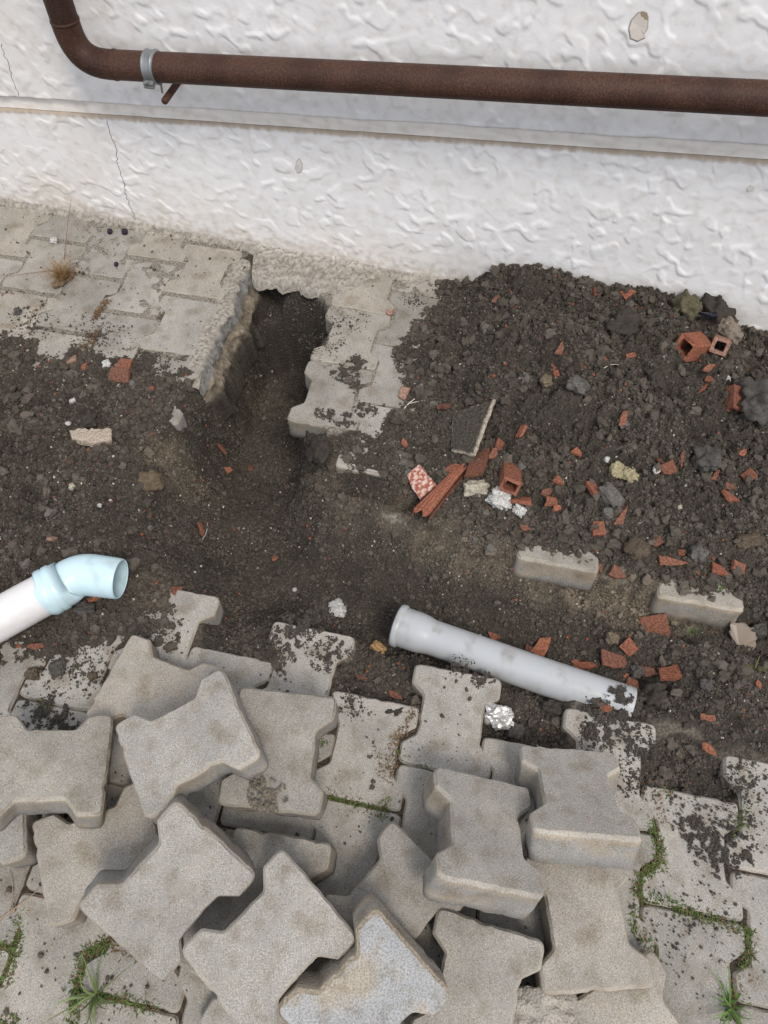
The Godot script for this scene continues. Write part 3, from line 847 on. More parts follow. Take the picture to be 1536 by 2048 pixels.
func crack(parent: Node, pts: Array, width: float) -> void:
	var n := noise(FastNoiseLite.TYPE_SIMPLEX, 70.0, 5, 2)
	var path := PackedVector3Array()
	for i in pts.size() - 1:
		for k in 8:
			var p: Vector3 = pts[i].lerp(pts[i + 1], k / 8.0)
			p.x += n.get_noise_2d(p.x, p.y) * 0.004
			path.append(on_wall(p, 0.0))
	path.append(on_wall(pts[-1], 0.0))
	var st := begin()
	sweep(st, path, filled(path.size(), width), 5, Color(1, 1, 1))
	put("crack", done(st), M["crack"], parent)

func chip(parent: Node, pts: Array, color: Color) -> void:
	var st := SurfaceTool.new()
	st.begin(Mesh.PRIMITIVE_TRIANGLES)
	st.set_smooth_group(4294967295)
	var c := Vector3.ZERO
	for p in pts: c += p
	c /= pts.size()
	var n := pts.size()
	for i in n:
		var a := on_wall(pts[i], 0.0004)
		var b := on_wall(pts[(i + 1) % n], 0.0004)
		var a2 := on_wall(pts[i].lerp(c, 0.12), 0.0014)
		var b2 := on_wall(pts[(i + 1) % n].lerp(c, 0.12), 0.0014)
		var m := on_wall(c, 0.0016)
		for t in [[a, a2, b], [b, a2, b2]]:
			for p in t:
				st.set_color(color * 0.6)
				st.add_vertex(p)
		for p in [a2, m, b2]:
			st.set_color(color)
			st.add_vertex(p)
	st.generate_normals()
	put("paint_chip", st.commit(), M["plaster"], parent)

func build_mortar() -> void:
	# the cement fillet along the foot of the wall and the lump at the head of the trench
	var n := noise(FastNoiseLite.TYPE_SIMPLEX, 22.0, 91, 4)
	var soft := noise(FastNoiseLite.TYPE_SIMPLEX_SMOOTH, 14.0, 92, 2)
	var step := 0.006
	var nx := int(2.0 / step)
	var nz := 30
	var st := begin()
	for j in nz + 1:
		for i in nx + 1:
			var x := -1.98 + i * step
			var head := smoothstep(-0.80, -0.75, x) * smoothstep(-0.42, -0.50, x)
			var depth := 0.030 + 0.016 * n.get_noise_2d(x * 0.6, 3.0) + 0.016 * n.get_noise_2d(x * 2.0, 9.0)
			if x > -0.3: depth *= smoothstep(0.0, -0.25, x)
			depth = lerpf(depth, lerpf(0.138, 0.12, smoothstep(-0.55, -0.48, x)) + 0.02 * soft.get_noise_2d(x, 5.0) + 0.006 * n.get_noise_2d(x * 1.5, 5.0), head)
			var f := float(j) / nz
			var z := WALL_Z - 0.004 + f * depth
			var v := n.get_noise_2d(x, z)
			var y := lerpf(0.018, 0.0005, pow(f, 0.5)) + v * 0.004 + 0.002 * n.get_noise_2d(x * 2.5, z * 2.5)
			y = lerpf(y, 0.014 - 0.010 * f + v * 0.007 + 0.006 * soft.get_noise_2d(x, z), head)
			# cracks in the lump
			var cr := absf(n.get_noise_2d(x * 0.55 + 4.0, z * 0.55))
			y -= head * smoothstep(0.03, 0.0, cr) * 0.012
			if f > 0.9: y -= (0.03 - head * 0.008) * pow((f - 0.9) / 0.1, 2.0)
			st.set_color(Color(0.42, 0.38, 0.33).lerp(Color(0.62, 0.58, 0.53), smoothstep(0.4, 0.0, f) * 0.8) * (1.0 + 0.25 * v))
			st.add_vertex(Vector3(x, y, z))
	for j in nz:
		for i in nx:
			var k := j * (nx + 1) + i
			for q in [k, k + 1, k + nx + 1, k + 1, k + nx + 2, k + nx + 1]: st.add_index(q)
	tag(put("mortar_fillet", done(st), M["mortar"]), "rough cement fillet along the foot of the white wall, widening at the trench head", "mortar")

# the broken crust of mortar along the trench's left lip
func build_crust() -> void:
	var n := noise(FastNoiseLite.TYPE_SIMPLEX, 26.0, 95, 4)
	var edge := [Vector3(-0.778, 0.0000, -1.521), Vector3(-0.785, 0.0000, -1.461), Vector3(-0.783, 0.0000, -1.392), Vector3(-0.767, 0.0000, -1.320), Vector3(-0.779, 0.0000, -1.270), Vector3(-0.776, 0.0000, -1.208), Vector3(-0.772, 0.0000, -1.156), Vector3(-0.766, 0.0000, -1.106), Vector3(-0.766, 0.0000, -1.073)]
	var prof := [[-0.085, -0.012, 0], [-0.05, -0.0035, 0], [-0.03, 0.0, 0], [-0.006, -0.001, 0], [0.0, -0.004, 0], [0.006, -0.010, 1], [0.012, -0.020, 1], [0.017, -0.030, 1], [0.019, -0.038, 2], [0.026, -0.042, 2], [0.034, -0.048, 2], [0.042, -0.057, 2], [0.050, -0.073, 2], [0.058, -0.10, 2], [0.064, -0.16, 2]]
	var st := begin()
	var rows := 90
	for i in rows + 1:
		var t := float(i) / rows * (edge.size() - 1)
		var k := mini(int(t), edge.size() - 2)
		var p: Vector3 = edge[k].lerp(edge[k + 1], t - k)
		var taper := 1.0 - smoothstep(0.82, 1.0, float(i) / rows) * 0.75
		for q in prof:
			var v := n.get_noise_3d(p.x + q[0], q[1] * 2.0, p.z)
			var w := n.get_noise_3d(p.x * 0.6, q[1] * 4.0 + 5.0, p.z * 0.6)
			var col := Color(0.40, 0.36, 0.31)
			if q[2] == 1: col = Color(0.25, 0.24, 0.225)
			if q[2] == 2: col = Color(0.29, 0.24, 0.18)
			if q[1] < -0.06: col = Color(0.10, 0.084, 0.068)
			st.set_color(col * (1.0 + 0.3 * v) * (1.0 if q[2] != 2 else 0.8 + 0.5 * w))
			var wave := 0.012 * w + 0.007 * v
			st.add_vertex(Vector3(p.x + q[0] * (taper * 0.85 if q[0] > 0.0 else 1.0) + (wave * (1.0 + maxf(0.0, q[0]) * 5.0) * taper if q[0] > -0.01 else 0.0), q[1] + (0.007 * v + 0.004 * w if q[2] == 2 else 0.001 * v) - (1.0 - taper) * 0.03, p.z + 0.006 * v * (1.0 if q[2] > 0 else 0.2)))
	var m := prof.size()
	for i in rows:
		for j in m - 1:
			var a := i * m + j
			for x in [a, a + 1, a + m, a + 1, a + m + 1, a + m]: st.add_index(x)
	tag(put("mortar_crust", done(st), M["mortar"]), "broken grey and tan mortar crust along the left lip of the trench", "mortar")

# ---------------------------------------------------------------- pipes
func build_pipes() -> void:
	var z := -1.508
	var pipe := thing("rusty_pipe", "rusty brown steel pipe running along the white wall with an elbow at left", "pipe")
	var r := 0.0302
	var along := func(x: float) -> Vector3: return Vector3(x, 0.5657 + 0.0953 * (x + 0.399), z)
	var corner: Vector3 = along.call(-1.111)
	var st := begin()
	var path := PackedVector3Array()
	for i in 60: path.append(along.call(lerpf(3.0, -1.02, i / 59.0)))
	sweep(st, path, filled(path.size(), r), 28, Color(1, 1, 1))
	put("straight_run", done(st), M["rust"], pipe)
	st = begin()
	path = bezier([along.call(-1.019), along.call(-1.055), corner, corner + Vector3(0.0, 0.05, 0), corner + Vector3(0.001, 0.093, 0)], 18)
	sweep(st, path, filled(path.size(), r * 1.012), 28, Color(0.92, 0.9, 0.9))
	put("elbow", done(st), M["rust"], pipe)
	st = begin()
	path = PackedVector3Array([corner + Vector3(0.001, 0.093, 0), corner + Vector3(0.002, 0.3, 0), corner + Vector3(0.004, 1.9, 0)])
	sweep(st, path, filled(3, r * 0.985), 28, Color(0.62, 0.62, 0.66))
	put("riser", done(st), M["rust"], pipe)
	for w in [[corner + Vector3(0.001, 0.091, 0), Vector3.UP], [along.call(-1.018), Vector3(1, 0.0953, 0).normalized()]]:
		st = begin()
		var wp := PackedVector3Array()
		var wr := PackedFloat32Array()
		for i in 7:
			var t := i / 6.0 * 2.0 - 1.0
			wp.append(w[0] + w[1] * t * 0.004)
			wr.append(r - 0.001 + 0.0026 * sqrt(maxf(0.0, 1.0 - t * t)))
		sweep(st, wp, wr, 28, Color(0.8, 0.72, 0.7))
		put("weld_bead", done(st), M["rust"], pipe)
	# the galvanised clamp and the rod it hangs on
	var clamp_at: Vector3 = along.call(-0.925)
	var dir := Vector3(1, 0.0953, 0).normalized()
	var cl := thing("pipe_clamp", "grey galvanised band clamp round the rusty pipe near its elbow", "pipe clamp")
	st = begin()
	var bp := PackedVector3Array()
	var br := PackedFloat32Array()
	for q in [[-0.0125, 0.0300], [-0.0125, 0.0335], [-0.0105, 0.0350], [-0.0085, 0.0338], [-0.004, 0.0334], [0.004, 0.0334], [0.0085, 0.0338], [0.0105, 0.0350], [0.0125, 0.0335], [0.0125, 0.0300]]:
		bp.append(clamp_at + dir * q[0])
		br.append(q[1])
	sweep(st, bp, br, 36, Color(0.27, 0.275, 0.28))
	put("band", done(st), M["zinc"], cl)
	var lug := BoxMesh.new()
	lug.size = Vector3(0.024, 0.005, 0.012)
	for k in 2:
		var l := put("lug", lug, M["dull_zinc"], cl)
		l.position = clamp_at + Vector3(-0.001, -0.017 - 0.0065 * k, 0.0325)
		l.rotation = Vector3(0.5, 0, 0.095)
	var bolt := CylinderMesh.new()
	bolt.top_radius = 0.0035
	bolt.bottom_radius = 0.0035
	bolt.height = 0.02
	var bo := put("bolt", bolt, M["dull_zinc"], cl)
	bo.position = clamp_at + Vector3(-0.001, -0.020, 0.035)
	bo.rotation = Vector3(0.5, 0, 0.095)
	st = begin()
	sweep(st, PackedVector3Array([clamp_at + Vector3(0.012, -0.03, 0.006), clamp_at + Vector3(0.011, -0.052, 0.008)]), filled(2, 0.0024), 8, Color(0.3, 0.28, 0.26))
	put("hanger", done(st), M["zinc"], cl)
	var rod_end := Vector3(-0.9023, 0.4571, -1.4780)
	var rod := thing("wall_rod", "short rusty rod sticking out of the wall under the pipe clamp", "rod")
	st = begin()
	var rp := PackedVector3Array()
	var rr := PackedFloat32Array()
	for q in [[0.11, 0.0078], [0.004, 0.0078], [0.001, 0.0068], [0.0, 0.004], [0.0, 0.0002]]:
		rp.append(rod_end + Vector3(0, 0, -q[0]))
		rr.append(q[1])
	sweep(st, rp, rr, 16, Color(1.1, 0.95, 0.9))
	put("shank", done(st), M["rust"], rod)

	# white waste pipe with its pale blue elbow
	var white := Color(0.68, 0.665, 0.67)
	var blue := Color(0.53, 0.70, 0.77)
	var a := Vector3(-0.950, 0.0720, -0.277)
	var b := Vector3(-0.870, 0.0760, -0.363)
	var c := Vector3(-0.798, 0.0800, -0.443)
	var far: Vector3 = a + (a - b) * 2.5
	var o := put("waste_pipe", pipe_mesh(PackedVector3Array([far, a, b, c]), filled(4, 0.0425), 0.003, white), M["pvc"])
	tag(o, "white plastic waste pipe coming in at the left edge", "pipe")
	var el := thing("pipe_elbow", "pale blue plastic pipe elbow, its open mouth facing the trench", "pipe elbow")
	var d := (c - b).normalized()
	var bend := Vector3(-0.756, 0.0830, -0.490)
	var mouth := Vector3(-0.678, 0.0800, -0.500)
	var e2 := (mouth - bend).normalized()
	var pth := PackedVector3Array()
	var rad := PackedFloat32Array()
	for q in [[-0.012, 0.0468], [0.004, 0.0468], [0.030, 0.0462], [0.036, 0.0440]]:
		pth.append(c + d * q[0]); rad.append(q[1])
	for p in bezier([bend - d * 0.032, bend - d * 0.006, bend + e2 * 0.004, bend + e2 * 0.03], 12):
		pth.append(p); rad.append(0.0422)
	pth.append(mouth - e2 * 0.004); rad.append(0.0412)
	pth.append(mouth); rad.append(0.0402)
	put("body", pipe_mesh(pth, rad, 0.003, blue, 40), M["pvc"], el)
	st = begin()
	pth = PackedVector3Array()
	rad = PackedFloat32Array()
	for q in [[-0.014, 0.0435], [-0.014, 0.0480], [-0.011, 0.0490], [-0.003, 0.0490], [0.0, 0.0476], [0.002, 0.0474], [0.004, 0.0492], [0.012, 0.0492], [0.015, 0.0482], [0.017, 0.0462]]:
		pth.append(c + d * q[0]); rad.append(q[1])
	sweep(st, pth, rad, 40, blue)
	put("socket_collar", done(st), M["pvc"], el)

	# grey waste pipe lying in the trench, its far end buried
	var g0 := Vector3(-0.130, -0.0520, -0.599)
	var g1 := Vector3(0.287, -0.0220, -0.545)
	var gd := (g1 - g0).normalized()
	var grey_c := Color(0.41, 0.425, 0.445)
	var gp := thing("drain_pipe", "light grey plastic drain pipe lying in the trench, far end buried in soil", "pipe")
	pth = PackedVector3Array()
	rad = PackedFloat32Array()
	for q in [[0.0, 0.0425], [0.022, 0.0425], [0.050, 0.0422], [0.060, 0.0412], [0.072, 0.0385], [0.080, 0.0372], [0.09, 0.0370], [0.3, 0.0370]]:
		pth.append(g0 + gd * q[0]); rad.append(q[1])
	pth.append(Vector3(0.359, -0.0260, -0.542)); rad.append(0.037)
	put("barrel", pipe_mesh(pth, rad, 0.003, grey_c, 40), M["pvc"], gp)
	st = begin()
	pth = PackedVector3Array()
	rad = PackedFloat32Array()
	for q in [[-0.001, 0.0395], [-0.001, 0.0440], [0.002, 0.0462], [0.010, 0.0466], [0.0125, 0.0450], [0.014, 0.0424]]:
		pth.append(g0 + gd * q[0]); rad.append(q[1])
	sweep(st, pth, rad, 40, grey_c * 1.03)
	put("socket_rim", done(st), M["pvc"], gp)

# ---------------------------------------------------------------- rubble
func settle(o: Node3D, x: float, z: float, yaw: float, lift: float, lean := 0.25) -> void:
	var n := slope_normal(x, z)
	n = (n + Vector3(rng.randf_range(-lean, lean), 0, rng.randf_range(-lean, lean))).normalized()
	var q := Quaternion(Vector3.UP, n)
	var y := maxf(hgt(x, z), maxf(hgt(x + 0.006, z), hgt(x, z + 0.006)))
	if mask(x, z) < 0.5: y = maxf(y, 0.0005)
	o.transform = Transform3D(Basis(q) * Basis(Vector3.UP, yaw), Vector3(x, y, z) + n * lift)

func brick_color(seed_: int) -> Color:
	var k := fmod(seed_ * 0.618, 1.0)
	return Color(0.37, 0.135, 0.082).lerp(Color(0.235, 0.105, 0.072), k) * (0.85 + 0.3 * fmod(seed_ * 0.37, 1.0))

func frag(kind: String, x: float, z: float, yaw: float, ln: float, wd: float, seed_: int, label: String) -> void:
	rng.seed = seed_ * 31 + 7
	var col := brick_color(seed_)
	if label.contains("dull") or label.contains("mud") or label.contains("dusty brick") or label.contains("brown"): col = Color(0.22, 0.105, 0.072)
	if label.begins_with("pink"): col = Color(0.42, 0.25, 0.19)
	if label.begins_with("dark"): col *= 0.7
	var h := ln / 2.0
	var w := wd / 2.0
	var pts := PackedVector2Array()
	var thick := clampf(minf(ln, wd) * 0.35, 0.003, 0.009)
	var o: MeshInstance3D
	var m: Material = M["terracotta"]
	match kind:
		"tri":
			pts = PackedVector2Array([Vector2(-h, -w * 0.9), Vector2(h * rng.randf_range(0.1, 0.6), -w * rng.randf_range(0.5, 1.0)), Vector2(h, rng.randf_range(-0.3, 0.4) * w), Vector2(h * 0.1, w * rng.randf_range(0.4, 0.9)), Vector2(-h * rng.randf_range(0.5, 0.95), w)])
		"quad", "smear":
			pts = PackedVector2Array([Vector2(-h, -w * rng.randf_range(0.6, 1.0)), Vector2(h * rng.randf_range(0.6, 1.0), -w), Vector2(h, w * rng.randf_range(0.5, 1.0)), Vector2(h * rng.randf_range(-0.2, 0.3), w * rng.randf_range(0.8, 1.0)), Vector2(-h * rng.randf_range(0.8, 1.0), w * rng.randf_range(0.6, 1.0))])
		_:
			pts = PackedVector2Array([Vector2(-h, -w * 0.4), Vector2(-h * 0.3, -w), Vector2(h * 0.6, -w * 0.7), Vector2(h, 0.1 * w), Vector2(h * 0.3, w * 0.8), Vector2(-h * 0.5, w)])
	if kind == "smear": m = M["mortared"]; col = Color(0.8, 0.75, 0.72)
	if kind == "hollow":
		o = put("brick_fragment", hollow_mesh(ln, wd, wd * 0.8, 0.006, col, seed_), m)
		settle(o, x, z, yaw, wd * 0.28, 0.1)
	elif kind == "ribbed":
		var st := begin()
		var prof := PackedVector2Array()
		for i in 25:
			var u := i / 24.0 * 2.0 - 1.0
			prof.append(Vector2(u * w, 0.010 + 0.0011 * sin(u * 15.0) - 0.004 * u * u))
		for r in 9:
			var t := r / 8.0
			for i in 25:
				var p := prof[i]
				var lx := lerpf(-h, h, t) + (0.006 * sin(i * 0.5 + 1.0) + 0.003 * sin(i * 1.9) if r in [0, 8] else 0.0)
				var squeeze := lerpf(1.0, 0.55, t)
				st.set_color(col * (0.85 + 0.3 * fmod(i * 0.37 + r * 0.21, 1.0)))
				st.add_vertex(Vector3(lx, p.y, p.x * squeeze))
		for r in 8:
			for i in 24:
				var k := r * 25 + i
				for q in [k, k + 25, k + 1, k + 1, k + 25, k + 26]: st.add_index(q)
		var base := 9 * 25
		for r in 9:
			for i in [0, 24]:
				st.set_color(col * 0.7)
				st.add_vertex(Vector3(lerpf(-h, h, r / 8.0), -0.006, prof[i].x * lerpf(1.0, 0.55, r / 8.0)))
		for r in 8:
			for s in 2:
				var top := r * 25 + s * 24
				var bot := base + r * 2 + s
				for q in [top, bot, top + 25, top + 25, bot, bot + 2]: st.add_index(q)
		o = put("brick_fragment", done(st), m)
		settle(o, x, z, yaw, 0.004, 0.05)
	else:
		var two := col * rng.randf_range(0.75, 1.0)
		o = put("tile_fragment" if label.contains("tile") else "brick_fragment", prism_mesh(pts, thick, minf(0.0012, thick * 0.3), col, two, seed_, 0.0014, 0.0 if not label.contains("curved") else 6.0), m)
		settle(o, x, z, yaw, thick * 0.1, 0.38 if ln < 0.035 else 0.22)
	tag(o, label, "tile fragment" if label.contains("tile") and not label.contains("cream tile") else "brick fragment", "terracotta fragments strewn over the soil")

# a length of square brick tube open at both ends, along x
func hollow_mesh(ln: float, w: float, h: float, wall: float, col: Color, seed_: int) -> ArrayMesh:
	var st := SurfaceTool.new()
	st.begin(Mesh.PRIMITIVE_TRIANGLES)
	st.set_smooth_group(4294967295)
	var n := noise(FastNoiseLite.TYPE_SIMPLEX, 50.0, seed_, 2)
	var ring := func(x: float, inset: float) -> Array:
		var out := []
		var a := w / 2.0 - inset
		var b := h / 2.0 - inset
		var ch := 0.0025
		for q in [Vector2(-a + ch, -b), Vector2(a - ch, -b), Vector2(a, -b + ch), Vector2(a, b - ch), Vector2(a - ch, b), Vector2(-a + ch, b), Vector2(-a, b - ch), Vector2(-a, -b + ch)]:
			var jag := n.get_noise_3d(x, q.x * 3.0, q.y * 3.0)
			out.append(Vector3(x * (1.0 + 0.22 * jag), q.y + jag * 0.0012, q.x))
		return out
	var steps := 6
	var quad := func(a: Vector3, b: Vector3, c: Vector3, d: Vector3, k: float) -> void:
		for p in [a, b, c, b, d, c]:
			st.set_color(col * k)
			st.add_vertex(p)
	for s in steps:
		var x0 := lerpf(-ln / 2, ln / 2, float(s) / steps)
		var x1 := lerpf(-ln / 2, ln / 2, float(s + 1) / steps)
		for inner in 2:
			var A: Array = ring.call(x0, wall * inner)
			var B: Array = ring.call(x1, wall * inner)
			for i in 8:
				var j := (i + 1) % 8
				if inner == 0: quad.call(A[i], B[i], A[j], B[j], 1.0 - 0.15 * fmod(i * 0.61 + s * 0.27, 1.0))
				else: quad.call(A[j], B[j], A[i], B[i], 0.9)
	for e in [-1, 1]:
		var O: Array = ring.call(e * ln / 2, 0.0)
		var I: Array = ring.call(e * ln / 2, wall)
		for i in 8:
			var j := (i + 1) % 8
			if e > 0: quad.call(O[i], I[i], O[j], I[j], 1.05)
			else: quad.call(O[j], I[j], O[i], I[i], 1.05)
	st.generate_normals()
	return st.commit()

var STONE := {"white": Color(0.62, 0.605, 0.575), "tan": Color(0.52, 0.31, 0.15), "tan2": Color(0.22, 0.17, 0.115), "cream": Color(0.50, 0.45, 0.36), "yellow": Color(0.42, 0.36, 0.22), "grey": Color(0.155, 0.142, 0.13), "brown": Color(0.125, 0.095, 0.068), "pale": Color(0.29, 0.24, 0.19), "moss": Color(0.14, 0.125, 0.075), "soil": Color(0.066, 0.056, 0.047), "slate": Color(0.105, 0.096, 0.088), "plum": Color(0.045, 0.035, 0.055), "sandst": Color(0.19, 0.145, 0.095)}

func stone(called: String, category: String, key: String, x: float, z: float, yaw: float, ln: float, wd: float, hf: float, seed_: int, label: String) -> void:
	rng.seed = seed_ * 17 + 3
	var rough := 0.42
	var flat := false
	if key in ["white", "cream", "yellow"]: rough = 0.5
	if key in ["soil", "moss", "slate"]: rough = 0.6
	if key == "plum": rough = 0.05
	if key == "grey" or label.contains("angular") or label.contains("cube"): flat = true; rough = 0.35
	var hgt_ := minf(ln, wd) * 0.5 * hf
	var small := maxf(ln, wd) < 0.02
	var o := put(called, lump_mesh(Vector3(ln / 2, hgt_, wd / 2), 500 + seed_, 2 if small or flat else 3, rough, STONE[key], flat and not small, 0.9 if flat else 1.2, 0.16), M["stone"])
	settle(o, x, z, yaw, hgt_ * (0.45 if key != "soil" else 0.25), 0.15)
	tag(o, label, category)

func box_slab(called: String, corners: Array, thick: float, top: Color, side: Color, m: Material, label: String, category: String, lift: float, bevel := 0.002, wob := 0.001) -> MeshInstance3D:
	var c := Vector3.ZERO
	for p in corners: c += p
	c /= corners.size()
	var pts := PackedVector2Array()
	for p in corners: pts.append(Vector2(p.x - c.x, p.z - c.z))
	var o := put(called, prism_mesh(pts, thick, bevel, top, side, 7, wob), m)
	o.position = Vector3(c.x, 0, c.z)
	var n := slope_normal(c.x, c.z, 0.03)
	o.basis = Basis(Quaternion(Vector3.UP, n))
	o.position.y = hgt(c.x, c.z) + lift
	tag(o, label, category)
	return o

func build_rubble() -> void:
	frag("smear", -0.156, -0.925, -0.88, 0.070, 0.053, 1, "terracotta fragment smeared with white mortar, left of the long ribbed strip")
	frag("ribbed", -0.105, -0.908, 1.19, 0.168, 0.047, 2, "long ribbed strip of broken hollow brick below the dirty cream tile")
	frag("quad", -0.040, -0.996, 1.51, 0.088, 0.046, 3, "red brick slab poking out from under the lower corner of the cream tile")
	frag("hollow", 0.032, -0.968, -1.50, 0.084, 0.042, 4, "short hollow brick tube with dark open end, right of the cream tile")
	frag("tri", 0.077, -0.924, -0.61, 0.055, 0.043, 5, "dusty red brick wedge just above the flat white pebble")
	frag("tri", -0.005, -1.060, -0.18, 0.030, 0.034, 6, "triangular red chip just right of the cream tile's upper edge")
	frag("quad", 0.041, -1.085, 1.25, 0.036, 0.021, 7, "lozenge of red brick right of the cream tile, higher than its triangular neighbour")
	frag("sliver", -0.013, -1.030, 1.33, 0.033, 0.019, 8, "small dark red scrap tucked behind the cream tile's right side")
	frag("sliver", -0.096, -0.972, 0.85, 0.042, 0.021, 9, "curled red scrap on top of the long ribbed brick strip")
	frag("tri", 0.139, -0.988, -0.38, 0.027, 0.027, 10, "small red chip on bare soil between the hollow tube and the grey stone")
	frag("sliver", 0.119, -0.957, 0.82, 0.039, 0.019, 11, "dull brown brick scrap right of the dusty red wedge")
	frag("tri", 0.134, -0.926, -0.16, 0.026, 0.026, 12, "larger of two red chips side by side right of the flat white pebble")
	frag("tri", 0.149, -0.921, 0.05, 0.019, 0.018, 13, "smaller of two red chips side by side right of the flat white pebble")
	frag("sliver", 0.090, -0.865, 0.05, 0.026, 0.015, 14, "little orange chip above the left one of the two buried kerb pavers")
	frag("quad", 0.218, -0.990, -1.15, 0.043, 0.029, 15, "squarish red fragment touching the end of the grey oblong stone")
	frag("tri", 0.287, -0.938, 1.32, 0.053, 0.021, 16, "pointed red shard below the grey oblong stone")
	frag("quad", 0.242, -0.899, -1.30, 0.037, 0.031, 17, "square red chip alone on soil above the left buried paver's right end")
	frag("tri", 0.374, -0.907, 0.05, 0.027, 0.028, 18, "bright red heart shaped chip right of the brown stone")
	frag("quad", 0.367, -1.076, 0.68, 0.045, 0.030, 19, "clean rectangular red brick piece near the white plaster crumb")
	frag("sliver", 0.351, -1.089, -1.03, 0.024, 0.010, 20, "thin red splinter standing behind the clean rectangular brick piece")
	frag("sliver", 0.399, -1.107, -1.37, 0.046, 0.009, 21, "narrow red splinter alone on the heap, right of the clean rectangle")
	frag("tri", 0.474, -1.087, 1.34, 0.031, 0.013, 22, "upright dark red chip low on the right side of the heap")
	frag("tri", 0.517, -1.045, 0.09, 0.049, 0.027, 23, "curved wedge of roof tile low on the heap near the right edge")
	frag("tri", 0.510, -1.072, -0.07, 0.031, 0.020, 24, "pale dusty brick chip just above the curved roof tile wedge")
	frag("quad", 0.549, -1.105, 0.55, 0.031, 0.026, 25, "orange red chip near the right edge, above the curved roof tile wedge")
	frag("tri", 0.168, -1.064, -0.61, 0.023, 0.022, 26, "small red chip in the middle of the heap's lower slope")
	frag("quad", 0.254, -1.165, -1.47, 0.035, 0.016, 27, "upright reddish chip in the middle of the heap")
	frag("sliver", 0.527, -1.157, 0.95, 0.025, 0.016, 28, "tiny red chip below the big grey clod at the right edge")
	frag("tri", 0.535, -1.339, 0.51, 0.051, 0.033, 29, "flat orange brick wedge above the big grey clod at the right edge")
	frag("hollow", 0.497, -1.296, -1.34, 0.055, 0.038, 30, "square ended brick tube stub beside the big grey clod")
	frag("sliver", 0.431, -1.309, 0.98, 0.041, 0.010, 31, "thin faded red sliver left of the square ended tube stub")
	frag("sliver", 0.432, -1.361, 0.83, 0.037, 0.017, 32, "small red flake below the two hollow brick stubs")
	frag("sliver", 0.437, -1.323, -0.70, 0.021, 0.018, 33, "red speck sized chip midway between hollow stubs and tube stub")
	frag("sliver", 0.190, -1.316, 0.07, 0.039, 0.019, 34, "flat red scrap lying on the heap above centre right")
	frag("quad", 0.250, -1.339, 0.37, 0.024, 0.016, 35, "short red scrap just right of the flat red scrap on the heap")
	frag("sliver", 0.089, -1.236, -1.03, 0.075, 0.016, 36, "long thin red shard half sunk above the grey pointed stone")
	frag("tri", 0.084, -1.287, 1.32, 0.037, 0.017, 37, "red tip sticking out above the long half sunk shard")
	frag("tri", 0.148, -1.538, 0.26, 0.028, 0.025, 38, "red chip on the left of the two along the heap's crest by the wall")
	frag("tri", 0.224, -1.541, 0.49, 0.040, 0.028, 39, "red wedge on the right of the two along the heap's crest by the wall")
	frag("tri", -0.093, -1.459, 1.23, 0.026, 0.017, 40, "small red chip on the heap's upper left shoulder")
	frag("quad", -0.149, -1.129, -0.58, 0.029, 0.028, 41, "dull brown brick chip above the dirty cream tile")
	frag("quad", -0.258, -1.166, -0.18, 0.023, 0.040, 42, "pink dusty brick chip beside the forked white root")
	frag("sliver", -0.219, -1.020, -0.88, 0.027, 0.013, 43, "small orange chip left of the dirty cream tile")
	frag("quad", -0.361, -1.425, 0.02, 0.021, 0.018, 44, "pink chip wedged in the open joint near the trench head")
	frag("tri", 0.408, -0.865, 0.14, 0.065, 0.022, 45, "long dark red wedge left of the little grey cube")
	frag("quad", 0.426, -0.891, -0.16, 0.016, 0.018, 46, "tiny red block sitting behind the long dark red wedge")
	frag("tri", 0.504, -0.864, -0.27, 0.041, 0.035, 47, "mottled red wedge left of the rounded orange chip by the right buried paver")
	frag("quad", 0.537, -0.881, -0.16, 0.030, 0.030, 48, "rounded orange chip farthest right above the right buried paver")
	frag("sliver", 0.458, -0.854, -1.20, 0.024, 0.012, 49, "orange splinter between the long dark wedge and the mottled wedge")
	frag("sliver", 0.452, -0.829, -0.81, 0.024, 0.015, 50, "red splinter lying on the back edge of the right buried paver")
	frag("tri", 0.298, -0.808, -0.36, 0.037, 0.030, 51, "mud caked brown brick piece between the two buried pavers")
	frag("sliver", 0.261, -0.813, -1.13, 0.025, 0.011, 52, "muddy red splinter at the right end of the left buried paver")
	frag("quad", 0.401, -0.727, -1.33, 0.069, 0.057, 53, "large flat red tile fragment below the right buried paver")
	frag("quad", 0.348, -0.670, -0.75, 0.032, 0.030, 54, "rounded red chip between the large flat fragment and the pipe")
	frag("tri", 0.325, -0.643, -0.12, 0.064, 0.034, 55, "dusty red wedge with a long thin edge beside the pipe's buried end")
	frag("tri", 0.392, -0.631, 0.07, 0.046, 0.024, 56, "brown red wedge touching the square ridged fragment")
	frag("quad", 0.428, -0.622, 0.17, 0.041, 0.038, 57, "square red fragment with a raised ridge, right of the pipe's end")
	frag("tri", 0.369, -0.598, -0.43, 0.032, 0.025, 58, "curved red chip just above the pipe's buried end")
	frag("sliver", 0.354, -0.617, 0.60, 0.020, 0.010, 59, "tiny red flake above the curved chip by the pipe's end")
	frag("sliver", 0.271, -0.623, -0.00, 0.059, 0.018, 60, "long dark red strip lying along the grey pipe")
	frag("sliver", 0.252, -0.630, 0.44, 0.020, 0.011, 61, "small red flake at the left end of the long dark strip")
	frag("tri", 0.183, -0.653, 1.09, 0.052, 0.031, 62, "red shard leaning behind the middle of the grey pipe")
	frag("tri", 0.159, -0.642, -0.12, 0.025, 0.021, 63, "dark red chip touching the shard behind the grey pipe")
	frag("tri", 0.079, -0.651, -0.02, 0.032, 0.021, 64, "red chip just behind the grey pipe near its socket")
	frag("quad", 0.305, -0.514, -0.02, 0.032, 0.016, 65, "red chip lying on the pipe's lower edge at the buried paver")
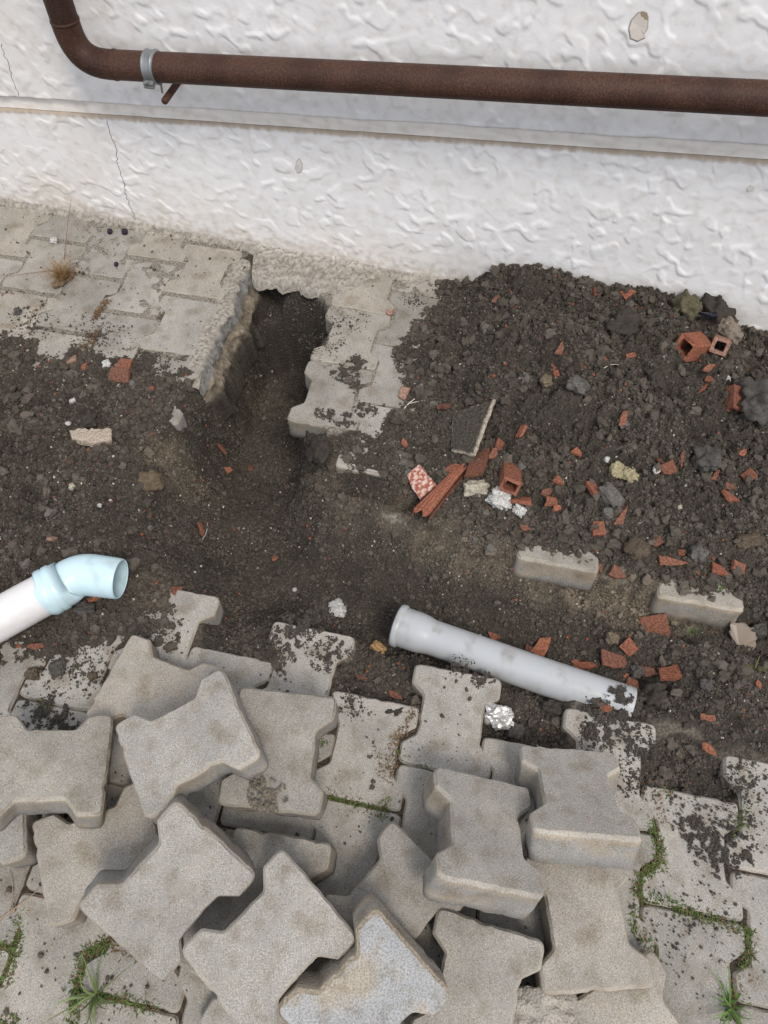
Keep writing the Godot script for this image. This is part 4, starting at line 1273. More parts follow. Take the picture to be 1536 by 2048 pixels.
	frag("quad", 0.495, -0.544, 0.17, 0.032, 0.014, 66, "flat orange red chip alone on the soil at the right")
	frag("sliver", 0.503, -0.488, -0.53, 0.034, 0.017, 67, "pointed red sliver in soil behind the mossy pavers at the right")
	frag("sliver", 0.588, -0.636, -1.01, 0.020, 0.011, 68, "small red sliver at the right edge below the plastic scrap")
	frag("quad", -0.953, -1.075, -0.06, 0.041, 0.035, 69, "reddish flat chip on the paving edge, upper of a pair")
	frag("quad", -0.947, -1.039, -0.04, 0.064, 0.041, 70, "brown curved tile chip on the paving edge, lower of a pair")
	frag("quad", -1.088, -1.052, 0.50, 0.029, 0.021, 71, "pink brick chip at the soil's edge below the dry grass")
	frag("quad", -1.044, -1.036, 0.26, 0.017, 0.027, 72, "small red chip between the pink chip and the white plaster bits")
	frag("sliver", -0.858, -1.018, 0.73, 0.019, 0.019, 73, "tiny red and cream flake in the soil right of the chip pair")
	frag("tri", -0.716, -1.016, -0.92, 0.066, 0.018, 74, "standing red splinter at the trench junction")
	frag("tri", -0.688, -0.977, 0.69, 0.024, 0.023, 75, "little red triangle below the standing splinter")
	frag("quad", -0.648, -1.024, 0.26, 0.016, 0.020, 76, "tiny red chip at the bottom of the trench")
	frag("tri", -0.656, -0.750, -1.04, 0.045, 0.014, 77, "slim red shard beside a pale rootlet in the trench")
	frag("quad", -0.870, -0.557, -0.10, 0.016, 0.020, 78, "pink chip in the soil above the blue elbow")
	frag("tri", -0.595, -0.530, -1.17, 0.032, 0.027, 79, "red triangle pointing down, right of the blue elbow")
	frag("sliver", -0.471, -0.744, 0.26, 0.017, 0.016, 80, "small red chip on the trench floor above the white plaster lump")
	frag("sliver", -0.750, -0.470, 0.46, 0.034, 0.012, 81, "red sliver under the blue elbow")
	frag("quad", -0.810, -0.346, 0.26, 0.038, 0.013, 82, "flat orange chip on the paving below the white pipe")
	frag("sliver", -0.851, -0.338, 0.26, 0.014, 0.010, 83, "orange crumb left of the flat orange chip below the white pipe")
	frag("sliver", -0.095, -0.447, -0.19, 0.034, 0.014, 84, "red sliver in the hollow beside the bone shaped paver")
	frag("sliver", -0.171, -0.465, -0.01, 0.029, 0.012, 85, "muddy red curl on soil left of the bone shaped paver")
	stone("plaster_lump", "plaster lump", "white", -0.281, -0.644, -1.12, 0.050, 0.034, 0.50, 1, "crumpled white plaster lump on the dark trench floor")
	stone("foam_crumb", "foam crumb", "tan", -0.160, -0.555, -0.29, 0.033, 0.025, 0.70, 2, "orange tan foam crumb in front of the grey pipe's socket")
	stone("mortar_lump", "mortar lump", "cream", -0.036, -0.932, 0.66, 0.054, 0.044, 0.70, 3, "cream mortar lump at the foot of the brick slab under the tile")
	stone("mortar_lump", "mortar lump", "white", 0.022, -0.917, -0.05, 0.048, 0.045, 0.60, 4, "bright white pitted mortar lump below the hollow brick tube")
	stone("pebble", "pebble", "white", 0.076, -0.903, -0.32, 0.039, 0.021, 0.60, 5, "flat white pebble under the dusty red wedge")
	stone("mortar_lump", "mortar lump", "yellow", 0.262, -1.050, 0.04, 0.028, 0.033, 0.60, 6, "yellowish pitted mortar lump on the heap, left half of a pair")
	stone("mortar_lump", "mortar lump", "yellow", 0.294, -1.045, -0.62, 0.038, 0.027, 0.60, 7, "yellowish pitted mortar lump on the heap, right half of a pair")
	stone("plaster_crumb", "plaster crumb", "white", 0.342, -1.059, -0.41, 0.017, 0.019, 0.70, 8, "white plaster crumb left of the clean rectangular brick")
	stone("plaster_crumb", "plaster crumb", "white", 0.235, -1.067, -1.32, 0.013, 0.014, 0.70, 9, "small white crumb above the yellowish mortar pair")
	stone("plaster_crumb", "plaster crumb", "white", 0.482, -1.358, -1.41, 0.015, 0.018, 0.70, 10, "white speck sized crumb right of the thin faded red sliver")
	stone("stone", "stone", "grey", 0.135, -1.192, 1.17, 0.074, 0.048, 0.70, 11, "grey pointed stone in the middle of the heap")
	stone("stone", "stone", "tan2", 0.069, -1.198, 0.26, 0.025, 0.030, 0.80, 12, "small round tan stone left of the grey pointed stone")
	stone("stone", "stone", "grey", 0.259, -0.977, -0.60, 0.059, 0.037, 0.70, 13, "grey oblong stone on the lower slope of the heap")
	stone("stone", "stone", "brown", 0.331, -0.871, -0.59, 0.050, 0.045, 0.70, 14, "brown angular stone left of the heart shaped red chip")
	stone("stone", "stone", "grey", 0.459, -0.891, -0.05, 0.033, 0.033, 1.00, 15, "little grey cube shaped stone right of the long dark red wedge")
	stone("stone", "stone", "pale", 0.470, -1.499, -0.94, 0.069, 0.054, 0.80, 16, "pale rough stone behind the hollow brick stubs")
	stone("clod", "soil clod", "moss", 0.365, -1.534, 0.01, 0.060, 0.064, 0.90, 17, "olive coated clod on the heap's crest by the wall")
	stone("clod", "soil clod", "soil", 0.437, -1.550, 0.26, 0.080, 0.089, 0.80, 18, "largest dark clod on the heap's crest, right of the olive one")
	stone("clod", "soil clod", "soil", 0.365, -1.550, 0.26, 0.037, 0.043, 1.00, 19, "knobbly dark clod standing highest against the wall at right")
	stone("clod", "soil clod", "slate", 0.554, -1.289, -1.56, 0.091, 0.086, 0.80, 20, "big smooth grey clod at the right edge of the heap")
	stone("clod", "soil clod", "soil", 0.220, -1.418, -0.23, 0.059, 0.074, 0.80, 21, "round dark clod high on the heap below the crest chips")
	stone("clod", "soil clod", "slate", 0.450, -1.110, 0.26, 0.049, 0.055, 0.70, 22, "flattened grey clod low on the heap near the right edge")
	stone("clod", "soil clod", "soil", 0.311, -1.290, 0.26, 0.040, 0.046, 0.70, 23, "dark clod at the heap's middle, right of the flat red scrap")
	stone("clod", "soil clod", "brown", 0.560, -0.951, -1.06, 0.033, 0.062, 0.60, 24, "crooked brown clod below the curved roof tile wedge")
	stone("pebble", "pebble", "cream", 0.409, -1.001, 0.26, 0.011, 0.013, 0.60, 25, "small cream pebble on the lower heap")
	stone("stone", "stone", "slate", 0.373, -0.626, 0.26, 0.027, 0.024, 0.90, 26, "dark square stone touching the pipe near its buried end")
	stone("stone", "stone", "tan2", 0.314, -0.684, 0.07, 0.024, 0.023, 0.80, 27, "small tan stone left of the rounded red chip")
	stone("pebble", "pebble", "slate", 0.491, -0.609, 0.26, 0.021, 0.022, 0.80, 28, "round grey pebble right of the square ridged fragment")
	stone("clod", "soil clod", "soil", 0.363, -0.563, -0.12, 0.032, 0.026, 0.70, 29, "dark clod resting on the grey pipe's buried end")
	stone("clod", "soil clod", "soil", 0.376, -0.528, 0.26, 0.039, 0.028, 0.70, 30, "flat dark clod below the grey pipe's buried end")
	stone("clod", "soil clod", "soil", 0.338, -0.508, 0.26, 0.029, 0.020, 0.70, 31, "small dark clod between the pipe's end and the soil covered paver")
	stone("clod", "soil clod", "soil", 0.400, -0.571, 0.26, 0.054, 0.045, 0.60, 32, "soft dark clod right of the pipe's buried end")
	stone("stone", "stone", "slate", 0.603, -0.776, 0.26, 0.027, 0.030, 0.80, 33, "round grey stone beside the plastic scrap")
	stone("stone", "stone", "slate", 0.149, -0.435, -0.28, 0.032, 0.030, 0.80, 34, "grey brown stone beside the crumpled foil")
	stone("clod", "soil clod", "soil", 0.212, -0.497, 0.26, 0.039, 0.030, 0.70, 35, "dark clod in the hollow right of the crumpled foil")
	stone("plaster_crumb", "plaster crumb", "white", -1.000, -1.066, 0.26, 0.020, 0.020, 0.70, 36, "white plaster bits left of the red chip pair")
	stone("plaster_crumb", "plaster crumb", "white", -1.018, -0.927, 0.61, 0.016, 0.014, 0.70, 37, "white crumb on dark soil above the wood piece")
	stone("plaster_crumb", "plaster crumb", "white", -0.986, -0.852, -0.97, 0.014, 0.013, 0.70, 38, "small white crumb just above the wood piece's left end")
	stone("pebble", "pebble", "cream", -0.896, -0.695, 1.05, 0.015, 0.012, 0.70, 39, "tiny cream pebble on the left soil mound")
	stone("pebble", "pebble", "white", -0.820, -0.668, 0.26, 0.009, 0.010, 0.80, 40, "tiny white pebble on the left mound above the elbow")
	stone("pebble", "pebble", "white", -0.397, -0.676, 0.26, 0.011, 0.010, 0.80, 41, "tiny white pebble on the trench floor")
	stone("clod", "soil clod", "soil", -0.943, -0.873, 0.26, 0.047, 0.039, 0.70, 42, "flat dark clod behind the pale wood piece")
	stone("stone", "stone", "slate", -0.752, -0.441, 0.08, 0.036, 0.028, 0.80, 43, "grey brown stone under the mouth side of the blue elbow")
	stone("clod", "soil clod", "brown", -0.793, -0.293, 0.26, 0.024, 0.023, 0.90, 44, "round brown clod lying on the paving left of the pile")
	stone("clod", "soil clod", "slate", -0.751, -0.317, -0.79, 0.029, 0.028, 0.60, 45, "flat grey clod beside the round brown clod")
	stone("clod", "soil clod", "brown", -0.678, -0.319, 0.64, 0.017, 0.015, 0.80, 46, "small brown clod against the pile's back paver")
	stone("clod", "soil clod", "soil", -0.758, -0.356, 0.26, 0.016, 0.015, 0.80, 47, "small dark clod on paving below the white pipe")
	stone("clod", "soil clod", "soil", -0.728, -0.389, 0.26, 0.022, 0.015, 0.70, 48, "dark crumb on paving below the blue elbow")
	stone("clod", "soil clod", "soil", -0.749, -0.382, 0.26, 0.012, 0.013, 0.70, 49, "smaller dark crumb on paving below the blue elbow")
	stone("berry", "berry", "plum", -1.212, -1.528, 0.26, 0.014, 0.017, 0.90, 50, "dark berry on paving, left of the two near the wall")
	stone("berry", "berry", "plum", -1.170, -1.537, 0.26, 0.017, 0.017, 0.90, 51, "dark berry on paving, right of the two near the wall")
	stone("berry", "berry", "plum", -1.137, -1.409, 0.26, 0.011, 0.014, 0.90, 52, "crushed dark berry on paving below the other two")
	stone("pebble", "pebble", "slate", -1.310, -1.177, 0.26, 0.019, 0.019, 0.80, 53, "grey pebble on the paving near the left edge")
	stone("plaster_crumb", "plaster crumb", "white", -1.348, -1.452, 0.53, 0.019, 0.022, 0.60, 54, "white flake on paving just left of the dry grass")
	stone("mortar_lump", "sand lump", "sandst", -0.762, -0.777, -0.88, 0.043, 0.062, 0.50, 55, "crusty tan sand lump on the trench's left slope")
	stone("clod", "soil clod", "soil", -0.408, -0.969, -0.84, 0.085, 0.062, 0.60, 56, "large dark clod under the trench corner paver")
	stone("clod", "soil clod", "soil", -0.454, -1.025, 0.26, 0.054, 0.052, 0.60, 57, "dark clod just below the trench corner paver's edge")
	stone("clod", "soil clod", "soil", -0.091, -0.409, 0.26, 0.039, 0.035, 0.60, 58, "dark clod left of the bone shaped paver's waist")
	stone("clod", "soil clod", "soil", -0.145, -0.422, 0.26, 0.036, 0.028, 0.60, 59, "dark clod in the hollow behind the pile")
	rng.seed = 99
	# the two perforated brick ends on the heap
	var big := put("brick_fragment", hollow_mesh(0.075, 0.052, 0.048, 0.009, Color(0.38, 0.14, 0.085), 801), M["terracotta"])
	var p := Vector3(0.391, 0.0838, -1.410)
	big.transform = Transform3D(facing(Vector3(-0.62, 0.42, 0.66)), Vector3(p.x, hgt(p.x, p.z) + 0.020, p.z))
	tag(big, "large hollow brick end, its square hole facing down the heap", "brick fragment", "terracotta fragments strewn over the soil")
	var second := put("brick_fragment", hollow_mesh(0.05, 0.040, 0.038, 0.008, Color(0.36, 0.20, 0.15), 802), M["terracotta"])
	p = Vector3(0.453, 0.0841, -1.432)
	second.transform = Transform3D(facing(Vector3(-0.15, 0.6, 0.78)), Vector3(p.x, hgt(p.x, p.z) + 0.016, p.z))
	tag(second, "smaller pinkish hollow brick end right beside the large one", "brick fragment", "terracotta fragments strewn over the soil")
	box_slab("cream_tile", [Vector3(-0.125, 0.0361, -1.118), Vector3(-0.019, 0.0503, -1.134), Vector3(-0.056, 0.0198, -0.998), Vector3(-0.116, 0.0175, -1.017)], 0.013, Color(0.098, 0.083, 0.068), Color(0.60, 0.52, 0.42), M["soil"], "cream tile fragment with soil crusted on its face, at the heap's foot", "tile fragment", 0.008, 0.006, 0.002)
	var tile: Node3D = get_node("cream_tile")
	var hinge := (Vector3(-0.056, 0.0300, -0.991) - Vector3(-0.019, 0.0300, -1.151)).normalized()
	tile.basis = Basis(hinge, 0.38) * tile.basis
	tile.position.y += 0.006
	box_slab("wood_scrap", [Vector3(-0.965, 0.0456, -0.822), Vector3(-0.946, 0.0439, -0.837), Vector3(-0.890, 0.0274, -0.870), Vector3(-0.869, 0.0291, -0.833), Vector3(-0.904, 0.0483, -0.805), Vector3(-0.949, 0.0488, -0.800)], 0.014, Color(0.56, 0.47, 0.38), Color(0.50, 0.42, 0.33), M["stone"], "pale bleached wood scrap lying on the left soil mound", "wood scrap", 0.0, 0.002, 0.003)
	box_slab("glass_shard", [Vector3(0.373, 0.0899, -1.466), Vector3(0.410, 0.0912, -1.499), Vector3(0.468, 0.0687, -1.565), Vector3(0.477, 0.0679, -1.555), Vector3(0.459, 0.0710, -1.525), Vector3(0.419, 0.0858, -1.489)], 0.007, grey(1.0), grey(1.0), M["glass"], "black glossy glass shard lying above the hollow brick ends", "glass shard", 0.02, 0.002)
	var fl := box_slab("plastic_scrap", [Vector3(0.547, -0.0302, -0.780), Vector3(0.561, -0.0278, -0.780), Vector3(0.572, -0.0190, -0.782), Vector3(0.599, -0.0352, -0.775), Vector3(0.601, -0.0447, -0.743), Vector3(0.590, -0.0453, -0.709), Vector3(0.549, 0.0090, -0.674), Vector3(0.565, -0.0454, -0.729), Vector3(0.552, -0.0486, -0.749)], 0.003, Color(0.75, 0.7, 0.65), Color(0.8, 0.76, 0.72), M["film"], "crumpled greyish plastic scrap standing in the soil at the right edge", "plastic scrap", 0.008, 0.001, 0.006)
	fl.rotate_object_local(Vector3.RIGHT, 0.25)
	# crumpled foil
	var q := Vector3(0.111, -0.0361, -0.450)
	var foil := put("foil_ball", lump_mesh(Vector3(0.025, 0.018, 0.021), 720, 3, 0.5, Color(0.9, 0.9, 0.9), true, 1.25, 0.2), M["foil"])
	foil.position = Vector3(q.x, maxf(hgt(q.x, q.z), -0.02) + 0.012, q.z)
	tag(foil, "crumpled silver foil beside the bone shaped paver's waist", "foil")
	# broken paver lumps round the pile
	block_piece("broken_block", Vector3(0.259, 0.0300, 0.013), Vector3(0.055, 0.035, 0.045), 0.4, Color(0.42, 0.385, 0.34), 811, "broken block chunk with rough white edge at the bottom edge", true)
	lay_loose(Vector3(0.416, 0.0300, 0.002), 0.75, 0.045, "block corner poking up at the bottom edge below the rightmost loose paver", 3)
	lay_loose(Vector3(-0.147, 0.0200, 0.091), -0.35, 0.028, "low block under the clean front paver, a pebble on its corner", 1)
	lay_loose(Vector3(-0.742, 0.0750, -0.017), -1.05, 0.075, "block under the thick left edge paver, only its dark side showing", 4)
	lay_loose(Vector3(-0.250, 0.0600, -0.000), -0.2, 0.06, "dark block in the gap between the two front pavers", 2)

func facing(axis: Vector3) -> Basis:
	var x := axis.normalized()
	var z := x.cross(Vector3.UP).normalized()
	return Basis(x, z.cross(x), z)

func lay_loose(at: Vector3, yaw: float, top: float, label: String, k: int) -> void:
	var o := put("paving_block", paver_meshes[k], M["concrete_%d" % k])
	o.position = Vector3(at.x, top, at.z)
	o.rotation.y = yaw
	tag(o, label, "paving block", "loose paving blocks piled at the front")

func block_piece(called: String, at: Vector3, radii: Vector3, yaw: float, col: Color, seed_: int, label: String, flat: bool) -> void:
	var o := put(called, lump_mesh(radii, seed_, 3, 0.35, col, flat, 1.2, 0.2), M["rough_concrete"])
	o.position = at
	o.rotation.y = yaw
	tag(o, label, "broken block")

# ---------------------------------------------------------------- plants
func blade(st: SurfaceTool, root: Vector3, dir: Vector3, length: float, width: float, droop: float, col: Color) -> void:
	var first: int = st.get_meta("count")
	var side := dir.cross(Vector3.UP)
	if side.length() < 0.05: side = Vector3.RIGHT
	side = side.normalized()
	var p := root
	var bend := Vector3(rng.randf_range(-1, 1), 0, rng.randf_range(-1, 1))
	var d := dir.normalized()
	var steps := 5
	for i in steps + 1:
		var t := float(i) / steps
		var w := width * (1.0 - t * t * 0.92) * 0.5
		st.set_color(col * lerpf(0.8, 1.15, t))
		st.add_vertex(p - side * w)
		st.set_color(col * lerpf(0.8, 1.15, t))
		st.add_vertex(p + side * w + Vector3.UP * w * 0.5)
		p += d * length / steps
		d = (d + Vector3.DOWN * droop / steps + bend * 0.3).normalized()
	for i in steps:
		var k := first + i * 2
		for v in [k, k + 2, k + 1, k + 1, k + 2, k + 3]: st.add_index(v)
	st.set_meta("count", first + (steps + 1) * 2)

func tuft(called: String, at: Vector3, count: int, length: float, width: float, spread: float, col: Color, label: String, category: String, seed_: int, group := "") -> void:
	rng.seed = seed_
	var st := begin()
	for i in count:
		var a := rng.randf() * TAU
		var out := rng.randf_range(0.2, 1.0) * spread
		var dir := Vector3(cos(a) * out, 1.0, sin(a) * out)
		var root := Vector3(cos(a), 0, sin(a)) * rng.randf() * length * 0.12
		blade(st, root, dir, length * rng.randf_range(0.3, 1.0), width * rng.randf_range(0.7, 1.2), rng.randf_range(0.3, 1.5), col * rng.randf_range(0.75, 1.25))
	var o := put(called, done(st), M["leaf"])
	o.position = at
	tag(o, label, category, group)

func strand(called: String, pts: Array, width: float, col: Color, label: String, category: String) -> void:
	var st := begin()
	var path := bezier(pts, 14)
	var r := PackedFloat32Array()
	for i in 15: r.append(width * lerpf(1.0, 0.45, i / 14.0))
	sweep(st, path, r, 7, col)
	tag(put(called, done(st), M["leaf"]), label, category)

func build_plants() -> void:
	var dry := Color(0.25, 0.155, 0.07)
	tuft("dry_grass", Vector3(-1.247, 0.0000, -1.319), 190, 0.085, 0.0019, 0.8, dry, "dry brown grass tuft growing between pavers near the wall", "grass", 61)
	strand("seed_stalk", [Vector3(-1.286, 0.0000, -1.390), Vector3(-1.309, 0.0300, -1.474), Vector3(-1.325, 0.0650, -1.560)], 0.0011, Color(0.20, 0.10, 0.07), "thin dry seed stalk rising from the dry grass tuft", "stalk")
	strand("dry_straw", [Vector3(-1.289, 0.0030, -1.345), Vector3(-1.348, 0.0060, -1.316), Vector3(-1.406, 0.0030, -1.287)], 0.0010, Color(0.27, 0.16, 0.10), "straw lying left from the dry grass tuft", "straw")
	box_slab("dead_leaf", [Vector3(-1.270, 0.0000, -1.289), Vector3(-1.260, 0.0000, -1.330), Vector3(-1.231, 0.0000, -1.353), Vector3(-1.224, 0.0000, -1.333), Vector3(-1.235, 0.0000, -1.290), Vector3(-1.259, 0.0000, -1.278)], 0.004, Color(0.25, 0.17, 0.12), Color(0.2, 0.13, 0.09), M["stone"], "curled dead leaf at the foot of the dry grass", "leaf", 0.008, 0.001, 0.004)
	tuft("grass_tuft", Vector3(-0.439, 0.0000, 0.165), 20, 0.085, 0.0034, 1.8, Color(0.13, 0.17, 0.06), "green grass tuft between pavers at the lower left", "grass", 62)
	tuft("grass_tuft", Vector3(0.554, 0.0000, -0.080), 24, 0.075, 0.0034, 1.8, Color(0.10, 0.17, 0.04), "green grass tuft between pavers at the lower right corner", "grass", 63)
	tuft("grass_tuft", Vector3(0.459, 0.0000, -0.716), 26, 0.028, 0.0013, 1.2, Color(0.08, 0.12, 0.03), "tiny green tuft on soil below the right buried paver", "grass", 64)
	tuft("grass_tuft", Vector3(0.507, 0.0100, -0.824), 14, 0.014, 0.002, 1.2, Color(0.12, 0.2, 0.03), "tiny green sprout on top of the right buried paver", "grass", 65)
	tuft("grass_tuft", Vector3(0.580, 0.0100, -0.663), 16, 0.035, 0.0018, 1.6, Color(0.13, 0.15, 0.05), "thin green tuft at the right edge below the plastic scrap", "grass", 66)
	tuft("grass_tuft", Vector3(0.449, 0.0000, -0.208), 7, 0.03, 0.002, 0.9, Color(0.10, 0.17, 0.04), "few green blades in the joint of the mossy right pavers", "grass", 67)
	tuft("grass_tuft", Vector3(-0.079, 0.0000, 0.059), 26, 0.05, 0.0022, 1.3, Color(0.05, 0.09, 0.02), "dark green tuft in the shade beside the upturned paver", "grass", 68)
	tuft("grass_tuft", Vector3(0.430, 0.0000, -0.051), 8, 0.035, 0.003, 1.0, Color(0.13, 0.19, 0.05), "small pale green tuft beside the block corner at the bottom edge", "grass", 69)
	strand("rootlet", [Vector3(-0.248, 0.0082, -1.086), Vector3(-0.255, 0.0039, -1.124), Vector3(-0.219, 0.0185, -1.158)], 0.0019, Color(0.62, 0.58, 0.50), "forked white root on soil right of the trench, longer prong", "root")
	strand("rootlet", [Vector3(-0.236, 0.0073, -1.139), Vector3(-0.219, 0.0148, -1.143), Vector3(-0.201, 0.0223, -1.146)], 0.0012, Color(0.55, 0.50, 0.42), "forked white root on soil right of the trench, short prong", "root")
	strand("rootlet", [Vector3(-0.641, -0.1377, -0.724), Vector3(-0.647, -0.1713, -0.767), Vector3(-0.662, -0.1705, -0.791)], 0.0012, Color(0.6, 0.56, 0.48), "pale rootlet curling beside the slim red shard in the trench", "root")
	strand("rootlet", [Vector3(0.191, 0.1054, -1.278), Vector3(0.209, 0.1064, -1.300), Vector3(0.225, 0.1037, -1.298)], 0.0010, Color(0.6, 0.56, 0.48), "fine white rootlet on the heap below the flat red scrap", "root")
	strand("twig", [Vector3(-0.641, 0.0040, 0.107), Vector3(-0.615, 0.0060, 0.075), Vector3(-0.600, 0.0040, 0.051)], 0.0012, Color(0.33, 0.22, 0.13), "long straw on the paving at the left edge below the pile", "twig")
	strand("twig", [Vector3(-0.632, 0.0040, 0.098), Vector3(-0.629, 0.0080, 0.066), Vector3(-0.662, 0.0040, 0.035)], 0.0011, Color(0.33, 0.22, 0.13), "bent straw crossing the long one at the left edge", "twig")
	# moss and fine weeds in the joints
	rng.seed = 404
	var st := begin()
	var green := Color(0.085, 0.125, 0.032)
	var brown := Color(0.15, 0.095, 0.05)
	var lines := [
		[Vector3(-0.166, 0, -0.225), Vector3(-0.123, 0, -0.223), 0.004, 1500, 0], [Vector3(-0.123, 0, -0.223), Vector3(-0.065, 0, -0.217), 0.005, 1800, 0], [Vector3(-0.063, 0, -0.208), Vector3(-0.058, 0, -0.245), 0.006, 1500, 0], [Vector3(-0.103, 0, -0.325), Vector3(-0.067, 0, -0.279), 0.006, 700, 1], [Vector3(-0.067, 0, -0.279), Vector3(-0.072, 0, -0.352), 0.007, 900, 1], [Vector3(-0.072, 0, -0.352), Vector3(-0.056, 0, -0.386), 0.006, 900, 1], [Vector3(-0.056, 0, -0.386), Vector3(-0.050, 0, -0.422), 0.006, 700, 1], [Vector3(-0.060, 0, -0.332), Vector3(0.002, 0, -0.326), 0.004, 700, 0], [Vector3(-0.094, 0, -0.140), Vector3(-0.090, 0, -0.158), 0.006, 900, 0], [Vector3(-0.209, 0, -0.316), Vector3(-0.201, 0, -0.308), 0.004, 1500, 0], [Vector3(0.410, 0, -0.333), Vector3(0.428, 0, -0.287), 0.005, 1600, 0], [Vector3(0.428, 0, -0.287), Vector3(0.425, 0, -0.257), 0.006, 2400, 0], [Vector3(0.425, 0, -0.257), Vector3(0.396, 0, -0.237), 0.005, 2600, 0], [Vector3(0.396, 0, -0.237), Vector3(0.395, 0, -0.201), 0.005, 2400, 0], [Vector3(0.395, 0, -0.201), Vector3(0.441, 0, -0.209), 0.004, 1200, 0], [Vector3(0.458, 0, -0.204), Vector3(0.517, 0, -0.198), 0.005, 1700, 0], [Vector3(0.517, 0, -0.198), Vector3(0.578, 0, -0.192), 0.005, 1200, 0], [Vector3(0.392, 0, -0.189), Vector3(0.396, 0, -0.151), 0.005, 2000, 0], [Vector3(0.396, 0, -0.151), Vector3(0.422, 0, -0.135), 0.006, 2400, 0], [Vector3(0.422, 0, -0.135), Vector3(0.432, 0, -0.112), 0.005, 1800, 0], [Vector3(0.578, 0, -0.199), Vector3(0.587, 0, -0.171), 0.005, 1600, 0], [Vector3(0.587, 0, -0.171), Vector3(0.575, 0, -0.139), 0.006, 1500, 0], [Vector3(0.549, 0, -0.357), Vector3(0.570, 0, -0.376), 0.006, 1300, 0], [Vector3(0.570, 0, -0.376), Vector3(0.578, 0, -0.413), 0.006, 1000, 0], [Vector3(0.432, 0, -0.392), Vector3(0.437, 0, -0.385), 0.004, 1500, 0], [Vector3(0.560, 0, -0.449), Vector3(0.578, 0, -0.449), 0.008, 900, 0], [Vector3(-0.622, 0, 0.143), Vector3(-0.597, 0, 0.143), 0.006, 2200, 0], [Vector3(-0.612, 0, 0.096), Vector3(-0.594, 0, 0.134), 0.006, 2600, 0], [Vector3(-0.594, 0, 0.134), Vector3(-0.592, 0, 0.188), 0.007, 2600, 0], [Vector3(-0.485, 0, 0.118), Vector3(-0.447, 0, 0.089), 0.006, 2400, 0], [Vector3(-0.435, 0, 0.165), Vector3(-0.338, 0, 0.158), 0.005, 1800, 0], [Vector3(-0.484, 0, 0.119), Vector3(-0.470, 0, 0.173), 0.006, 1800, 0], [Vector3(-0.470, 0, 0.173), Vector3(-0.454, 0, 0.209), 0.006, 2200, 0], [Vector3(-0.572, 0, 0.232), Vector3(-0.545, 0, 0.233), 0.006, 2000, 0], [Vector3(-0.447, 0, 0.089), Vector3(-0.372, 0, 0.101), 0.006, 900, 1], [Vector3(-0.759, 0, -0.245), Vector3(-0.731, 0, -0.242), 0.005, 900, 0], [Vector3(-0.723, 0, -0.332), Vector3(-0.709, 0, -0.325), 0.005, 900, 0], [Vector3(-1.108, 0, -1.202), Vector3(-1.102, 0, -1.279), 0.005, 1800, 1], [Vector3(-1.080, 0, -1.172), Vector3(-1.082, 0, -1.118), 0.008, 1800, 1], [Vector3(-1.105, 0, -1.094), Vector3(-1.071, 0, -1.139), 0.010, 1500, 1], [Vector3(-1.394, 0, -1.231), Vector3(-1.329, 0, -1.248), 0.004, 500, 1], [Vector3(-0.975, 0, -1.128), Vector3(-0.948, 0, -1.144), 0.005, 1000, 1], [Vector3(-1.433, 0, -1.559), Vector3(-1.331, 0, -1.579), 0.006, 900, 1], [Vector3(-1.259, 0, -1.257), Vector3(-1.267, 0, -1.160), 0.003, 300, 1], [Vector3(-0.948, 0, -1.272), Vector3(-0.943, 0, -1.227), 0.003, 300, 1], [Vector3(0.391, 0, -0.400), Vector3(0.432, 0, -0.339), 0.008, 400, 1], [Vector3(0.575, 0, -0.132), Vector3(0.545, 0, -0.081), 0.012, 700, 1], [Vector3(-0.110, 0, 0.057), Vector3(-0.068, 0, 0.024), 0.020, 700, 0], [Vector3(-0.086, 0, 0.079), Vector3(-0.109, 0, 0.112), 0.020, 700, 0]
	]
	for l in lines:
		var a: Vector3 = l[0]
		var b: Vector3 = l[1]
		var n := int(a.distance_to(b) * l[3] * 2.0)
		for i in n:
			var p := a.lerp(b, rng.randf())
			var w: float = l[2]
			p += Vector3(rng.randfn(0, w), 0, rng.randfn(0, w))
			p.y = maxf(hgt(p.x, p.z), -0.003)
			var t := rng.randf() * TAU
			var c: Color = (green if l[4] == 0 and rng.randf() < 0.72 else brown) * rng.randf_range(0.55, 1.35)
			blade(st, p, Vector3(cos(t), rng.randf_range(0.4, 1.6), sin(t)), rng.randf_range(0.004, 0.012), rng.randf_range(0.0012, 0.003), 1.0, c)
	tag(put("moss", done(st), M["leaf"]), "moss and fine weeds filling the paving joints", "", "", "stuff")

